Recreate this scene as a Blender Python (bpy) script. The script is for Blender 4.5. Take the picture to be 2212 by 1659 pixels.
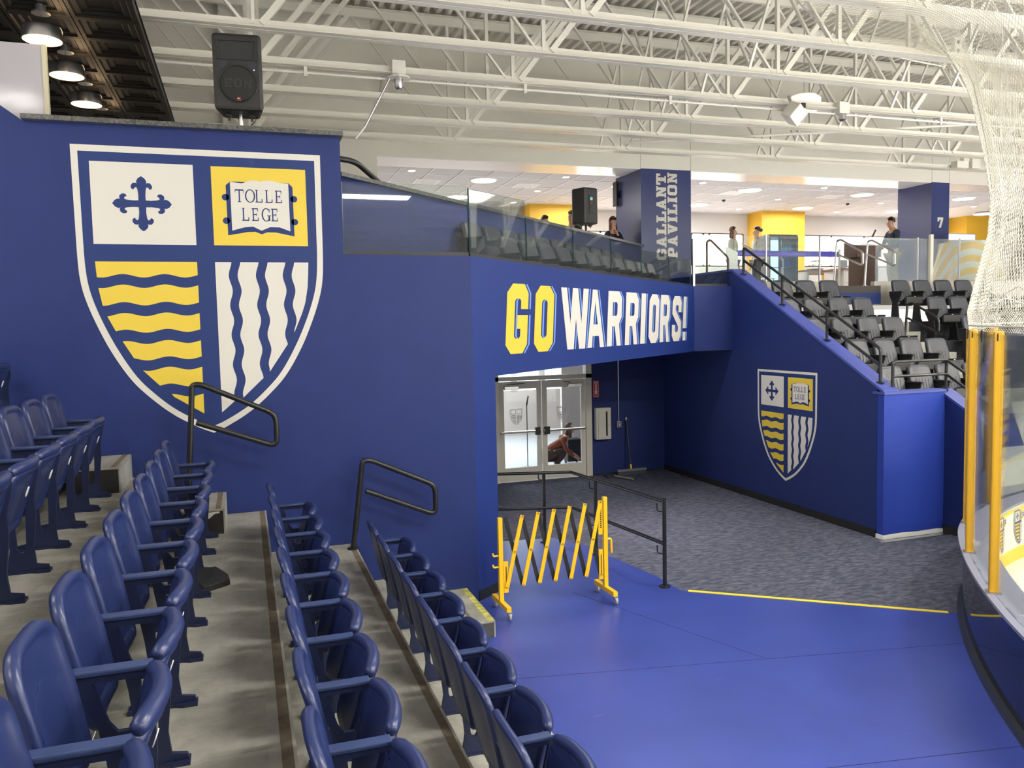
import bpy, bmesh, math, random
from mathutils import Vector, Matrix, geometry

# ------------------------------------------------------------------ reset
for o in list(bpy.data.objects):
    bpy.data.objects.remove(o, do_unlink=True)
scene = bpy.context.scene
COL = scene.collection
rnd = random.Random(7)

# ------------------------------------------------------------------ camera
CAM_H = 3.0
FPX = 1727.6
yaw, pit, rol = math.radians(18.444), math.radians(-4.051), math.radians(-1.2307)
cf = Vector((math.sin(yaw) * math.cos(pit), math.cos(yaw) * math.cos(pit), math.sin(pit)))
cr0 = Vector((math.cos(yaw), -math.sin(yaw), 0))
cu0 = cr0.cross(cf)
cr = cr0 * math.cos(rol) + cu0 * math.sin(rol)
cu = cu0 * math.cos(rol) - cr0 * math.sin(rol)
cam_d = bpy.data.cameras.new('camera')
cam = bpy.data.objects.new('camera', cam_d)
COL.objects.link(cam)
M = Matrix((cr, cu, -cf)).transposed().to_4x4()
M.translation = Vector((0, 0, CAM_H))
cam.matrix_world = M
cam_d.sensor_fit = 'HORIZONTAL'
cam_d.sensor_width = 36.0
cam_d.lens = FPX / 2212.0 * 36.0
cam_d.clip_start = 0.05
cam_d.clip_end = 300
scene.camera = cam

# ------------------------------------------------------------------ world, lamps, exposure
world = bpy.data.worlds.new('arena_air')
scene.world = world
world.use_nodes = True
bg = world.node_tree.nodes['Background']
bg.inputs['Color'].default_value = (1.0, 0.965, 0.90, 1)
bg.inputs['Strength'].default_value = 1.1
scene.view_settings.view_transform = 'Standard'
scene.view_settings.look = 'None'
scene.view_settings.gamma = 1.0
scene.view_settings.use_curve_mapping = False
scene.view_settings.exposure = 0.1


def area(name, loc, size, power, color=(1, 0.96, 0.9), aim=(0, 0, -1), spread=180):
    d = bpy.data.lights.new(name, 'AREA')
    d.shape = 'RECTANGLE'
    d.size, d.size_y = size
    d.energy = power
    d.color = color
    d.spread = math.radians(spread)
    o = bpy.data.objects.new(name, d)
    o.location = loc
    o.rotation_euler = Vector(aim).to_track_quat('-Z', 'Y').to_euler()
    COL.objects.link(o)
    return o


# rows of sport luminaires hung under the arena roof, over the ice and over the seats
for x, y, p in [(3.4, 2.6, 270), (3.2, -3.5, 330), (9.3, 3.4, 760), (9.5, -2.5, 600), (15.5, 3.0, 600), (15.5, -3.0, 600),
                (-3.5, 1.0, 140), (-3.5, 5.0, 90), (5.6, 10.2, 150), (12.5, 9.0, 130)]:
    area('arena_lamp', (x, y, 6.30), (1.8, 0.6), p * .85)
# unseen strong rows added over the ice to bounce light onto the roof
for x, y in [(13, -9), (19, -9), (13, -15), (19, -15), (21, 1.0), (25, -5)]:
    area('ice_bounce_lamp', (x, y, 6.30), (3.2, 1.0), 3200, spread=130)

# ------------------------------------------------------------------ materials
MATS = {}


def mat(name, col, rough=0.6, metal=0.0, noise=0.0, nscale=8.0, bump=0.0, bscale=60.0, emit=None, estr=0.0, spec=0.5, coat=0.0):
    if name in MATS:
        return MATS[name]
    m = bpy.data.materials.new(name)
    m.use_nodes = True
    nt = m.node_tree
    b = nt.nodes['Principled BSDF']
    b.inputs['Base Color'].default_value = (*col, 1)
    b.inputs['Roughness'].default_value = rough
    b.inputs['Metallic'].default_value = metal
    b.inputs['Specular IOR Level'].default_value = spec
    if coat:
        b.inputs['Coat Weight'].default_value = coat
    if emit:
        b.inputs['Emission Color'].default_value = (*emit, 1)
        b.inputs['Emission Strength'].default_value = estr
    if noise or bump:
        tc = nt.nodes.new('ShaderNodeTexCoord')
    if noise:
        n = nt.nodes.new('ShaderNodeTexNoise')
        n.inputs['Scale'].default_value = nscale
        n.inputs['Detail'].default_value = 6
        nt.links.new(tc.outputs['Object'], n.inputs['Vector'])
        r = nt.nodes.new('ShaderNodeMapRange')
        r.inputs['From Min'].default_value = 0.3
        r.inputs['From Max'].default_value = 0.7
        r.inputs['To Min'].default_value = 1 - noise
        r.inputs['To Max'].default_value = 1 + noise
        nt.links.new(n.outputs['Fac'], r.inputs['Value'])
        mx = nt.nodes.new('ShaderNodeVectorMath')
        mx.operation = 'SCALE'
        mx.inputs[0].default_value = col
        nt.links.new(r.outputs['Result'], mx.inputs['Scale'])
        nt.links.new(mx.outputs['Vector'], b.inputs['Base Color'])
    if bump:
        n2 = nt.nodes.new('ShaderNodeTexNoise')
        n2.inputs['Scale'].default_value = bscale
        n2.inputs['Detail'].default_value = 3
        nt.links.new(tc.outputs['Object'], n2.inputs['Vector'])
        bp = nt.nodes.new('ShaderNodeBump')
        bp.inputs['Strength'].default_value = bump
        bp.inputs['Distance'].default_value = 0.01
        nt.links.new(n2.outputs['Fac'], bp.inputs['Height'])
        nt.links.new(bp.outputs['Normal'], b.inputs['Normal'])
    MATS[name] = m
    return m


def glass_mat(name, tint=(0.9, 0.97, 0.93), refl=1.0, ior=1.5):
    m = bpy.data.materials.new(name)
    m.use_nodes = True
    nt = m.node_tree
    nt.nodes.clear()
    out = nt.nodes.new('ShaderNodeOutputMaterial')
    mx = nt.nodes.new('ShaderNodeMixShader')
    fr = nt.nodes.new('ShaderNodeFresnel')
    fr.inputs['IOR'].default_value = ior
    ml = nt.nodes.new('ShaderNodeMath')
    ml.operation = 'MULTIPLY'
    ml.inputs[1].default_value = refl
    tr = nt.nodes.new('ShaderNodeBsdfTransparent')
    tr.inputs['Color'].default_value = (*tint, 1)
    gl = nt.nodes.new('ShaderNodeBsdfGlossy')
    gl.inputs['Roughness'].default_value = 0.02
    nt.links.new(fr.outputs['Fac'], ml.inputs[0])
    nt.links.new(ml.outputs['Value'], mx.inputs['Fac'])
    nt.links.new(tr.outputs['BSDF'], mx.inputs[1])
    nt.links.new(gl.outputs['BSDF'], mx.inputs[2])
    nt.links.new(mx.outputs['Shader'], out.inputs['Surface'])
    MATS[name] = m
    return m


def scuff_floor(name, base, scuff, rough, metal=0.0):
    """painted rubber floor with long faint scratches and soft wear"""
    m = bpy.data.materials.new(name)
    m.use_nodes = True
    nt = m.node_tree
    b = nt.nodes['Principled BSDF']
    b.inputs['Roughness'].default_value = rough
    b.inputs['Metallic'].default_value = metal
    tc = nt.nodes.new('ShaderNodeTexCoord')
    mp = nt.nodes.new('ShaderNodeMapping')
    mp.inputs['Scale'].default_value = (1.1, 9.0, 1)
    mp.inputs['Rotation'].default_value = (0, 0, 0.35)
    nt.links.new(tc.outputs['Object'], mp.inputs['Vector'])
    n = nt.nodes.new('ShaderNodeTexNoise')
    n.inputs['Scale'].default_value = 2.6
    n.inputs['Detail'].default_value = 8
    n.inputs['Roughness'].default_value = 0.65
    nt.links.new(mp.outputs['Vector'], n.inputs['Vector'])
    cr_ = nt.nodes.new('ShaderNodeMapRange')
    cr_.inputs['From Min'].default_value = 0.64
    cr_.inputs['From Max'].default_value = 0.72
    cr_.inputs['To Max'].default_value = 0.45
    nt.links.new(n.outputs['Fac'], cr_.inputs['Value'])
    n2 = nt.nodes.new('ShaderNodeTexNoise')
    n2.inputs['Scale'].default_value = 1.3
    n2.inputs['Detail'].default_value = 4
    nt.links.new(tc.outputs['Object'], n2.inputs['Vector'])
    r2 = nt.nodes.new('ShaderNodeMapRange')
    r2.inputs['From Min'].default_value = 0.3
    r2.inputs['From Max'].default_value = 0.7
    r2.inputs['To Min'].default_value = 0.88
    r2.inputs['To Max'].default_value = 1.1
    nt.links.new(n2.outputs['Fac'], r2.inputs['Value'])
    sc = nt.nodes.new('ShaderNodeVectorMath')
    sc.operation = 'SCALE'
    sc.inputs[0].default_value = base
    nt.links.new(r2.outputs['Result'], sc.inputs['Scale'])
    mx = nt.nodes.new('ShaderNodeMix')
    mx.data_type = 'RGBA'
    nt.links.new(cr_.outputs['Result'], mx.inputs['Factor'])
    nt.links.new(sc.outputs['Vector'], mx.inputs['A'])
    mx.inputs['B'].default_value = (*scuff, 1)
    nt.links.new(mx.outputs['Result'], b.inputs['Base Color'])
    MATS[name] = m
    return m


def carpet_mat(name):
    m = bpy.data.materials.new(name)
    m.use_nodes = True
    nt = m.node_tree
    b = nt.nodes['Principled BSDF']
    b.inputs['Roughness'].default_value = 0.95
    b.inputs['Specular IOR Level'].default_value = 0.1
    tc = nt.nodes.new('ShaderNodeTexCoord')
    mp = nt.nodes.new('ShaderNodeMapping')
    mp.inputs['Scale'].default_value = (8, 24, 1)
    mp.inputs['Rotation'].default_value = (0, 0, 0.6)
    nt.links.new(tc.outputs['Object'], mp.inputs['Vector'])
    n = nt.nodes.new('ShaderNodeTexNoise')
    n.inputs['Scale'].default_value = 1.0
    n.inputs['Detail'].default_value = 5
    n.inputs['Distortion'].default_value = 0.7
    nt.links.new(mp.outputs['Vector'], n.inputs['Vector'])
    rp = nt.nodes.new('ShaderNodeValToRGB')
    rp.color_ramp.elements[0].position = 0.38
    rp.color_ramp.elements[0].color = (0.056, 0.062, 0.096, 1)
    rp.color_ramp.elements[1].position = 0.68
    rp.color_ramp.elements[1].color = (0.138, 0.144, 0.188, 1)
    nt.links.new(n.outputs['Fac'], rp.inputs['Fac'])
    nt.links.new(rp.outputs['Color'], b.inputs['Base Color'])
    MATS[name] = m
    return m


def granite_mat(name):
    m = bpy.data.materials.new(name)
    m.use_nodes = True
    nt = m.node_tree
    b = nt.nodes['Principled BSDF']
    b.inputs['Roughness'].default_value = 0.3
    tc = nt.nodes.new('ShaderNodeTexCoord')
    n = nt.nodes.new('ShaderNodeTexVoronoi')
    n.inputs['Scale'].default_value = 55
    nt.links.new(tc.outputs['Object'], n.inputs['Vector'])
    rp = nt.nodes.new('ShaderNodeValToRGB')
    rp.color_ramp.elements[0].color = (0.02, 0.02, 0.022, 1)
    rp.color_ramp.elements[1].color = (0.13, 0.13, 0.12, 1)
    nt.links.new(n.outputs['Color'], rp.inputs['Fac'])
    nt.links.new(rp.outputs['Color'], b.inputs['Base Color'])
    MATS[name] = m
    return m


def tread_mat(name):
    """grey composite deck boards: mottled, with faint rows of dimples"""
    m = bpy.data.materials.new(name)
    m.use_nodes = True
    nt = m.node_tree
    b = nt.nodes['Principled BSDF']
    b.inputs['Roughness'].default_value = 0.55
    tc = nt.nodes.new('ShaderNodeTexCoord')
    n = nt.nodes.new('ShaderNodeTexNoise')
    n.inputs['Scale'].default_value = 3.0
    n.inputs['Detail'].default_value = 8
    n.inputs['Roughness'].default_value = 0.7
    nt.links.new(tc.outputs['Object'], n.inputs['Vector'])
    rp = nt.nodes.new('ShaderNodeValToRGB')
    rp.color_ramp.elements[0].position = 0.3
    rp.color_ramp.elements[0].color = (0.20, 0.198, 0.172, 1)
    rp.color_ramp.elements[1].position = 0.75
    rp.color_ramp.elements[1].color = (0.42, 0.41, 0.355, 1)
    nt.links.new(n.outputs['Fac'], rp.inputs['Fac'])
    nt.links.new(rp.outputs['Color'], b.inputs['Base Color'])
    v = nt.nodes.new('ShaderNodeTexVoronoi')
    v.inputs['Scale'].default_value = 22
    v.inputs['Randomness'].default_value = 0.25
    nt.links.new(tc.outputs['Object'], v.inputs['Vector'])
    bp = nt.nodes.new('ShaderNodeBump')
    bp.inputs['Strength'].default_value = 0.35
    bp.inputs['Distance'].default_value = 0.006
    nt.links.new(v.outputs['Distance'], bp.inputs['Height'])
    nt.links.new(bp.outputs['Normal'], b.inputs['Normal'])
    MATS[name] = m
    return m


def stripe_cloth(name):
    m = bpy.data.materials.new(name)
    m.use_nodes = True
    nt = m.node_tree
    b = nt.nodes['Principled BSDF']
    b.inputs['Roughness'].default_value = 0.85
    at = nt.nodes.new('ShaderNodeAttribute')
    at.attribute_name = 'weave'
    sx = nt.nodes.new('ShaderNodeSeparateXYZ')
    nt.links.new(at.outputs['Vector'], sx.inputs['Vector'])
    mu = nt.nodes.new('ShaderNodeMath')
    mu.operation = 'FRACT'
    nt.links.new(sx.outputs['X'], mu.inputs[0])
    gt = nt.nodes.new('ShaderNodeMath')
    gt.operation = 'GREATER_THAN'
    gt.inputs[1].default_value = 0.5
    nt.links.new(mu.outputs['Value'], gt.inputs[0])
    mx = nt.nodes.new('ShaderNodeMix')
    mx.data_type = 'RGBA'
    mx.inputs['A'].default_value = (0.82, 0.80, 0.70, 1)
    mx.inputs['B'].default_value = (0.85, 0.52, 0.03, 1)
    nt.links.new(gt.outputs['Value'], mx.inputs['Factor'])
    nt.links.new(mx.outputs['Result'], b.inputs['Base Color'])
    MATS[name] = m
    return m


def window_mat(name, strength, foliage=True):
    """over-bright daylight pane with pale autumn leaves behind it"""
    m = bpy.data.materials.new(name)
    m.use_nodes = True
    nt = m.node_tree
    nt.nodes.clear()
    out = nt.nodes.new('ShaderNodeOutputMaterial')
    em = nt.nodes.new('ShaderNodeEmission')
    em.inputs['Strength'].default_value = strength
    tc = nt.nodes.new('ShaderNodeTexCoord')
    n = nt.nodes.new('ShaderNodeTexNoise')
    n.inputs['Scale'].default_value = 2.2
    n.inputs['Detail'].default_value = 8
    n.inputs['Roughness'].default_value = 0.7
    nt.links.new(tc.outputs['Object'], n.inputs['Vector'])
    rp = nt.nodes.new('ShaderNodeValToRGB')
    rp.color_ramp.elements[0].position = 0.40
    rp.color_ramp.elements[0].color = (1.0, 0.55, 0.30, 1) if foliage else (0.55, 0.78, 1.0, 1)
    rp.color_ramp.elements[1].position = 0.56
    rp.color_ramp.elements[1].color = (1.0, 0.98, 0.94, 1) if foliage else (0.93, 0.98, 1.0, 1)
    nt.links.new(n.outputs['Fac'], rp.inputs['Fac'])
    nt.links.new(rp.outputs['Color'], em.inputs['Color'])
    nt.links.new(em.outputs['Emission'], out.inputs['Surface'])
    MATS[name] = m
    return m


BLUE = (0.0115, 0.0245, 0.126)
WALL = mat('blue_wall_paint', BLUE, 0.55, spec=0.3, noise=0.05, nscale=3, bump=0.08, bscale=120)
WALLX = mat('blue_wall_vinyl', (0.012, 0.030, 0.165), 0.45, noise=0.03, nscale=2, spec=0.3)
CAPB = mat('blue_cap_paint', (0.045, 0.065, 0.30), 0.4)
DECAL_BLUE = mat('decal_blue', (0.013, 0.031, 0.140), 0.5, spec=0.3)
DECAL_WHITE = mat('decal_white', (0.64, 0.615, 0.56), 0.5)
DECAL_YELLOW = mat('decal_yellow', (0.68, 0.50, 0.045), 0.5)
DECAL_LIGHT = mat('decal_light_blue', (0.16, 0.30, 0.72), 0.5)
FLOORB = scuff_floor('blue_rubber_floor', (0.036, 0.060, 0.300), (0.18, 0.21, 0.5), 0.34)
CARPET = carpet_mat('navy_carpet')
GRANITE = granite_mat('dark_granite')
TREAD = tread_mat('grey_tread_board')
STRIPB = mat('brown_grip_strip', (0.15, 0.12, 0.08), 0.8, noise=0.25, nscale=14)
ALU = mat('aluminium_edge', (0.50, 0.49, 0.43), 0.45, 0.35, noise=0.12, nscale=9)
STEPBLACK = mat('black_riser', (0.016, 0.016, 0.015), 0.6, noise=0.4, nscale=9)
SEATB = mat('blue_seat_plastic', (0.014, 0.024, 0.094), 0.33, bump=0.05, bscale=300)
SEATD = mat('navy_cast_iron', (0.010, 0.016, 0.058), 0.42)
CHROME = mat('bright_bolt', (0.7, 0.7, 0.68), 0.25, 1.0)
PLATE = mat('seat_number_plate', (0.72, 0.72, 0.72), 0.4)
INK = mat('dark_ink', (0.02, 0.02, 0.03), 0.6)
WHITE = mat('white_steel_paint', (0.80, 0.775, 0.70), 0.28)
WALLW = mat('off_white_wall', (0.76, 0.735, 0.665), 0.7, noise=0.02, nscale=1.5)
DECKW = mat('white_roof_deck', (0.74, 0.71, 0.64), 0.55, noise=0.05, nscale=2)
BLACKM = mat('black_pipe', (0.012, 0.012, 0.012), 0.34, noise=0.1, nscale=20)
BLACKP = mat('black_plastic', (0.016, 0.016, 0.016), 0.5)
BLACKG = mat('speaker_grille', (0.0045, 0.0045, 0.0045), 0.6, bump=0.3, bscale=400)
YEL = mat('safety_yellow', (0.85, 0.50, 0.008), 0.38)
YTAPE = mat('yellow_tape', (0.80, 0.62, 0.05), 0.6)
GREYF = mat('grey_vinyl_cushion', (0.036, 0.040, 0.052), 0.36)
GREYS = mat('grey_cushion_side', (0.035, 0.036, 0.036), 0.6)
BLACKS = mat('black_seat_plastic', (0.008, 0.008, 0.010), 0.5)
STAIRW = mat('pale_stair_riser', (0.27, 0.27, 0.235), 0.6)
GLASS = glass_mat('guard_glass', (0.93, 0.97, 0.95), 0.55, 1.52)
RINKGL = glass_mat('rink_shield_glass', (0.93, 0.95, 0.93), 0.55, 1.45)
DOORGL = glass_mat('door_glass', (0.95, 0.97, 0.97), 0.5)
GEDGE = mat('glass_edge', (0.02, 0.045, 0.04), 0.15)
BACKP = mat('pavilion_wall', (0.62, 0.585, 0.55), 0.8)
YWALL = mat('yellow_column_paint', (0.74, 0.43, 0.03), 0.55)
COLB = mat('column_blue_paint', (0.015, 0.027, 0.125), 0.34)
TILE = mat('ceiling_tile', (0.64, 0.635, 0.655), 0.9, bump=0.1, bscale=90)
TBAR = mat('ceiling_grid', (0.9, 0.9, 0.9), 0.5)
TIN = mat('black_tin_tile', (0.006, 0.0052, 0.0045), 0.5, spec=0.3)
STEEL = mat('brushed_steel', (0.55, 0.55, 0.56), 0.28, 1.0)
LAMPW = mat('warm_lamp_face', (1, 0.9, 0.7), 0.5, emit=(1.0, 0.62, 0.30), estr=3.2)
LAMPC = mat('white_lamp_face', (1, 1, 1), 0.5, emit=(1.0, 0.90, 0.76), estr=5.0)
BAYLAMP = mat('bay_lamp_face', (1, 1, 1), 0.5, emit=(1.0, 0.86, 0.68), estr=1.4)
FRAMEA = mat('beige_door_frame', (0.60, 0.575, 0.50), 0.4)
WINP = window_mat('daylight_window', 5.0)
WINL = window_mat('daylight_lobby_window', 3.0, False)
RED = mat('red_enamel', (0.45, 0.03, 0.02), 0.5)
ICE = mat('ice', (0.80, 0.81, 0.80), 0.12)
BOARDW = mat('white_dasher', (0.80, 0.78, 0.72), 0.3)
BOARDN = mat('navy_dasher', (0.008, 0.012, 0.032), 0.06)
LEDGE = mat('dasher_ledge', (0.23, 0.24, 0.33), 0.4)
NETM = mat('cream_net_cord', (0.62, 0.59, 0.48), 0.8)
WOODD = mat('dark_wood', (0.055, 0.022, 0.012), 0.4, noise=0.2, nscale=5)
SKIN = mat('skin', (0.52, 0.30, 0.21), 0.55)
SKIN2 = mat('tan_skin', (0.42, 0.22, 0.14), 0.55)
HAIRBR = mat('brown_hair', (0.11, 0.05, 0.025), 0.6)
HAIRDK = mat('dark_hair', (0.018, 0.012, 0.010), 0.5)
HAIRGR = mat('grey_hair', (0.30, 0.28, 0.26), 0.7)
STRIPE = stripe_cloth('yellow_white_cloth')

# ------------------------------------------------------------------ helpers
def link(name, me, parent=None):
    o = bpy.data.objects.new(name, me)
    COL.objects.link(o)
    if parent is not None:
        o.parent = parent
    return o


def tag(o, label=None, cat=None, group=None, kind=None):
    if label:
        o['label'] = label
    if cat:
        o['category'] = cat
    if group:
        o['group'] = group
    if kind:
        o['kind'] = kind
    return o


def thing(name, label, cat, loc=(0, 0, 0), rz=0.0, group=None):
    o = bpy.data.objects.new(name, None)
    o.empty_display_size = 0.1
    COL.objects.link(o)
    o.location = loc
    o.rotation_euler = (0, 0, rz)
    return tag(o, label, cat, group)


def dup(root, loc, rz, label, group=None, skip=()):
    r = root.copy()
    COL.objects.link(r)
    r.location = loc
    r.rotation_euler = (0, 0, rz)
    r['label'] = label
    if group:
        r['group'] = group
    for ch in root.children:
        if ch.name.split('.')[0] in skip:
            continue
        c = ch.copy()
        COL.objects.link(c)
        c.parent = r
        for g in ch.children:
            d = g.copy()
            COL.objects.link(d)
            d.parent = c
    return r


class MB:
    """collects shapes; build() links them as one mesh object"""

    def __init__(self):
        self.v, self.f = [], []

    def add(self, vs, fs):
        n = len(self.v)
        self.v += [tuple(p) for p in vs]
        self.f += [tuple(i + n for i in f) for f in fs]
        return self

    def box(self, a, b):
        x0, y0, z0 = a
        x1, y1, z1 = b
        return self.add([(x0, y0, z0), (x1, y0, z0), (x1, y1, z0), (x0, y1, z0), (x0, y0, z1), (x1, y0, z1), (x1, y1, z1), (x0, y1, z1)],
                        [(0, 3, 2, 1), (4, 5, 6, 7), (0, 1, 5, 4), (1, 2, 6, 5), (2, 3, 7, 6), (3, 0, 4, 7)])

    def bbox(self, a, b, r=0.01):
        """box with bevelled edges"""
        bm = bmesh.new()
        bmesh.ops.create_cube(bm, size=1)
        for v in bm.verts:
            v.co = Vector([a[i] + (v.co[i] + .5) * (b[i] - a[i]) for i in range(3)])
        bmesh.ops.bevel(bm, geom=bm.edges[:], offset=r, segments=2, affect='EDGES', profile=0.6)
        bm.verts.index_update()
        self.add([v.co[:] for v in bm.verts], [[v.index for v in f.verts] for f in bm.faces])
        bm.free()
        return self

    def bar(self, p, q, w, h, up=(0, 0, 1)):
        """rectangular bar from p to q; w sideways, h along up"""
        p, q = Vector(p), Vector(q)
        d = (q - p).normalized()
        s = d.cross(Vector(up))
        if s.length < 1e-4:
            s = d.cross(Vector((1, 0, 0)))
        s.normalize()
        t = s.cross(d)
        vs = []
        for c in (p, q):
            for a, b in ((-1, -1), (1, -1), (1, 1), (-1, 1)):
                vs.append(c + s * (a * w / 2) + t * (b * h / 2))
        return self.add(vs, [(3, 2, 1, 0), (4, 5, 6, 7), (0, 1, 5, 4), (1, 2, 6, 5), (2, 3, 7, 6), (3, 0, 4, 7)])

    def tube(self, pts, r, n=8, closed=False, cap=True):
        pts = [Vector(p) for p in pts]
        m = len(pts)
        vs, fs = [], []
        ref = None
        for i in range(m):
            a = pts[(i - 1) % m] if (closed or i > 0) else pts[i]
            b = pts[(i + 1) % m] if (closed or i < m - 1) else pts[i]
            d = (b - a).normalized()
            if ref is None:
                ref = Vector((0, 0, 1)) if abs(d.z) < 0.9 else Vector((1, 0, 0))
            s = d.cross(ref).normalized()
            t = s.cross(d).normalized()
            ref = t
            rr = r[i] if isinstance(r, (list, tuple)) else r
            for k in range(n):
                an = 2 * math.pi * k / n
                vs.append(pts[i] + s * math.cos(an) * rr + t * math.sin(an) * rr)
        e = m if closed else m - 1
        for i in range(e):
            j = (i + 1) % m
            for k in range(n):
                l = (k + 1) % n
                fs.append((i * n + k, j * n + k, j * n + l, i * n + l))
        if cap and not closed:
            fs.append(tuple(range(n)))
            fs.append(tuple((m - 1) * n + k for k in reversed(range(n))))
        return self.add(vs, fs)

    def lathe(self, prof, c=(0, 0, 0), n=20, axis='z'):
        """revolve (r, h) pairs about an axis through c"""
        vs, fs = [], []
        m = len(prof)
        for r, h in prof:
            for k in range(n):
                an = 2 * math.pi * k / n
                a, b = r * math.cos(an), r * math.sin(an)
                p = {'z': (a, b, h), 'y': (a, h, b), 'x': (h, a, b)}[axis]
                vs.append((c[0] + p[0], c[1] + p[1], c[2] + p[2]))
        for i in range(m - 1):
            for k in range(n):
                l = (k + 1) % n
                fs.append((i * n + k, i * n + l, (i + 1) * n + l, (i + 1) * n + k))
        fs.append(tuple(reversed(range(n))))
        fs.append(tuple((m - 1) * n + k for k in range(n)))
        return self.add(vs, fs)

    def poly(self, loops, o, u, v, thick, off=0.0):
        """flat outline (first loop) with holes in plane o,u,v, extruded along u x v from off to off+thick"""
        o, u, v = Vector(o), Vector(u), Vector(v)
        nn = u.cross(v).normalized()
        flat = [p for L in loops for p in L]
        tri = geometry.tessellate_polygon([[Vector((p[0], p[1], 0)) for p in L] for L in loops])
        N = len(flat)
        vs = [o + u * p[0] + v * p[1] + nn * off for p in flat] + [o + u * p[0] + v * p[1] + nn * (off + thick) for p in flat]
        fs = []
        for t in tri:
            a, b, c = [Vector((flat[i][0], flat[i][1])) for i in t]
            ccw = (b - a).x * (c - a).y - (b - a).y * (c - a).x > 0
            t = tuple(t) if ccw else tuple(reversed(t))
            fs.append(tuple(N + i for i in t))
            fs.append(tuple(reversed(t)))
        st = 0
        for L in loops:
            k = len(L)
            for i in range(k):
                j = (i + 1) % k
                fs.append((st + i, st + j, N + st + j, N + st + i))
            st += k
        return self.add(vs, fs)

    def build(self, name, m, parent=None, smooth=False, fix=True, bevel=0.0, angle=40):
        me = bpy.data.meshes.new(name)
        me.from_pydata(self.v, [], self.f)
        me.materials.append(m)
        if fix:
            bm = bmesh.new()
            bm.from_mesh(me)
            bmesh.ops.recalc_face_normals(bm, faces=bm.faces[:])
            bm.to_mesh(me)
            bm.free()
        if smooth:
            for p in me.polygons:
                p.use_smooth = True
            if angle < 180:
                me.set_sharp_from_angle(angle=math.radians(angle))
        o = link(name, me, parent)
        if bevel:
            md = o.modifiers.new('bevel', 'BEVEL')
            md.width = bevel
            md.segments = 2
            md.limit_method = 'ANGLE'
        return o


def struct(o):
    o['kind'] = 'structure'
    return o


def fillet(pts, r, n=5):
    """round the corners of an open polyline"""
    pts = [Vector(p) for p in pts]
    out = [pts[0]]
    for i in range(1, len(pts) - 1):
        a, b, c = pts[i - 1], pts[i], pts[i + 1]
        d1, d2 = (a - b), (c - b)
        k = min(r, d1.length * .49, d2.length * .49)
        p, q = b + d1.normalized() * k, b + d2.normalized() * k
        for j in range(n + 1):
            t = j / n
            out.append(p * (1 - t) ** 2 + b * 2 * t * (1 - t) + q * t * t)
    out.append(pts[-1])
    return out


ORD = ['first', 'second', 'third', 'fourth', 'fifth', 'sixth', 'seventh', 'eighth', 'ninth', 'tenth', 'eleventh', 'twelfth', 'thirteenth', 'fourteenth']

# ------------------------------------------------------------------ large structure
YW = 8.315            # big blue wall
XT = 8.156            # tunnel side wall
YB = 14.58            # tunnel end wall
ZU = 3.69             # upper concourse floor
YP = 16.0             # pavilion front
ZH = 6.42             # pavilion header underside
ZD = 8.65             # roof deck
FA = Vector((2.337, YW, 0))                 # fascia start (foot of the angled wall)
FD = Vector((0.7979, 0.6028, 0)).normalized()
FN = Vector((FD.y, -FD.x, 0))               # towards the rink
FL = 6.33
FE = FA + FD * FL

# floors
struct(MB().poly([[(1.70, -6), (30, -6), (30, 7.2), (6.75, 6.13), (4.552, 7.798), (4.55, 8.35), (4.30, 9.95), (4.05, 10.45), (2.2, 10.75), (2.2, 8.4), (1.70, 8.315)]],
                 (0, 0, -0.12), (1, 0, 0), (0, 1, 0), 0.12).build('floor', FLOORB))
struct(MB().poly([[(2.2, 10.75), (4.05, 10.45), (4.30, 9.95), (4.55, 8.35), (4.552, 7.798), (6.75, 6.13), (30, 7.2), (30, 8.7), (XT, 8.7), (XT, YB), (2.2, YB)]],
                 (0, 0, -0.12), (1, 0, 0), (0, 1, 0), 0.12).build('floor_carpet', CARPET))
# sheet seams of the rubber floor
sm = MB()
for p, q in [((1.9, 6.35, 0), (6.3, 5.5, 0)), ((1.9, 4.55, 0), (5.1, 4.0, 0)), ((3.4, 8.2, 0), (4.3, 5.9, 0))]:
    sm.bar((p[0], p[1], .0006), (q[0], q[1], .0006), 0.006, 0.001)
sm.build('floor_seam', mat('floor_seam_dark', (0.012, 0.018, 0.09), 0.6), bpy.data.objects['floor'])
tag(MB().bar((4.62, 7.745, 0.003), (6.70, 6.172, 0.003), 0.055, 0.004).build('floor_tape', YTAPE),
    'yellow tape line across the floor where blue rubber meets carpet', 'tape')

# big blue wall: lower part to the fascia, higher part at the bar terrace
w = MB()
w.poly([[(-7, 0), (2.337, 0), (2.337, 3.77), (1.0, 3.78), (1.0, 4.945), (-1.80, 4.945), (-1.98, 5.08), (-7, 7.6)]], (0, YW, 0), (1, 0, 0), (0, 0, 1), -0.20)
struct(w.build('wall_left', WALL))
# granite bar top on the high wall and the sill under the glass
tag(MB().bbox((-1.80, YW - .07, 4.945), (1.03, YW + .62, 4.992), .006).build('granite_bar_top', GRANITE),
    'dark speckled granite bar top capping the tall shield wall', 'bar top')
# back-of-bar wall under the granite (closes the terrace towards the rink side)
struct(MB().box((0.88, YW + .2, 3.6), (1.0, 9.35, 4.945)).build('wall_terrace_end', WALL))

# angled wall with the opening below
w = MB()
w.poly([[(0, 0), (0.40, 0), (0.40, 2.46), (FL, 2.52), (FL, 3.64), (0, 3.77)]], FA, FD, (0, 0, 1), -0.18)
struct(w.build('wall_angled', WALLX))
w = MB()
w.poly([[(0, 2.52), (XT - FE.x, 2.52), (XT - FE.x, 3.64), (0, 3.64)]], (FE.x, FE.y, 0), (1, 0, 0), (0, 0, 1), -0.18)
struct(w.build('wall_fascia', WALL))
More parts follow.
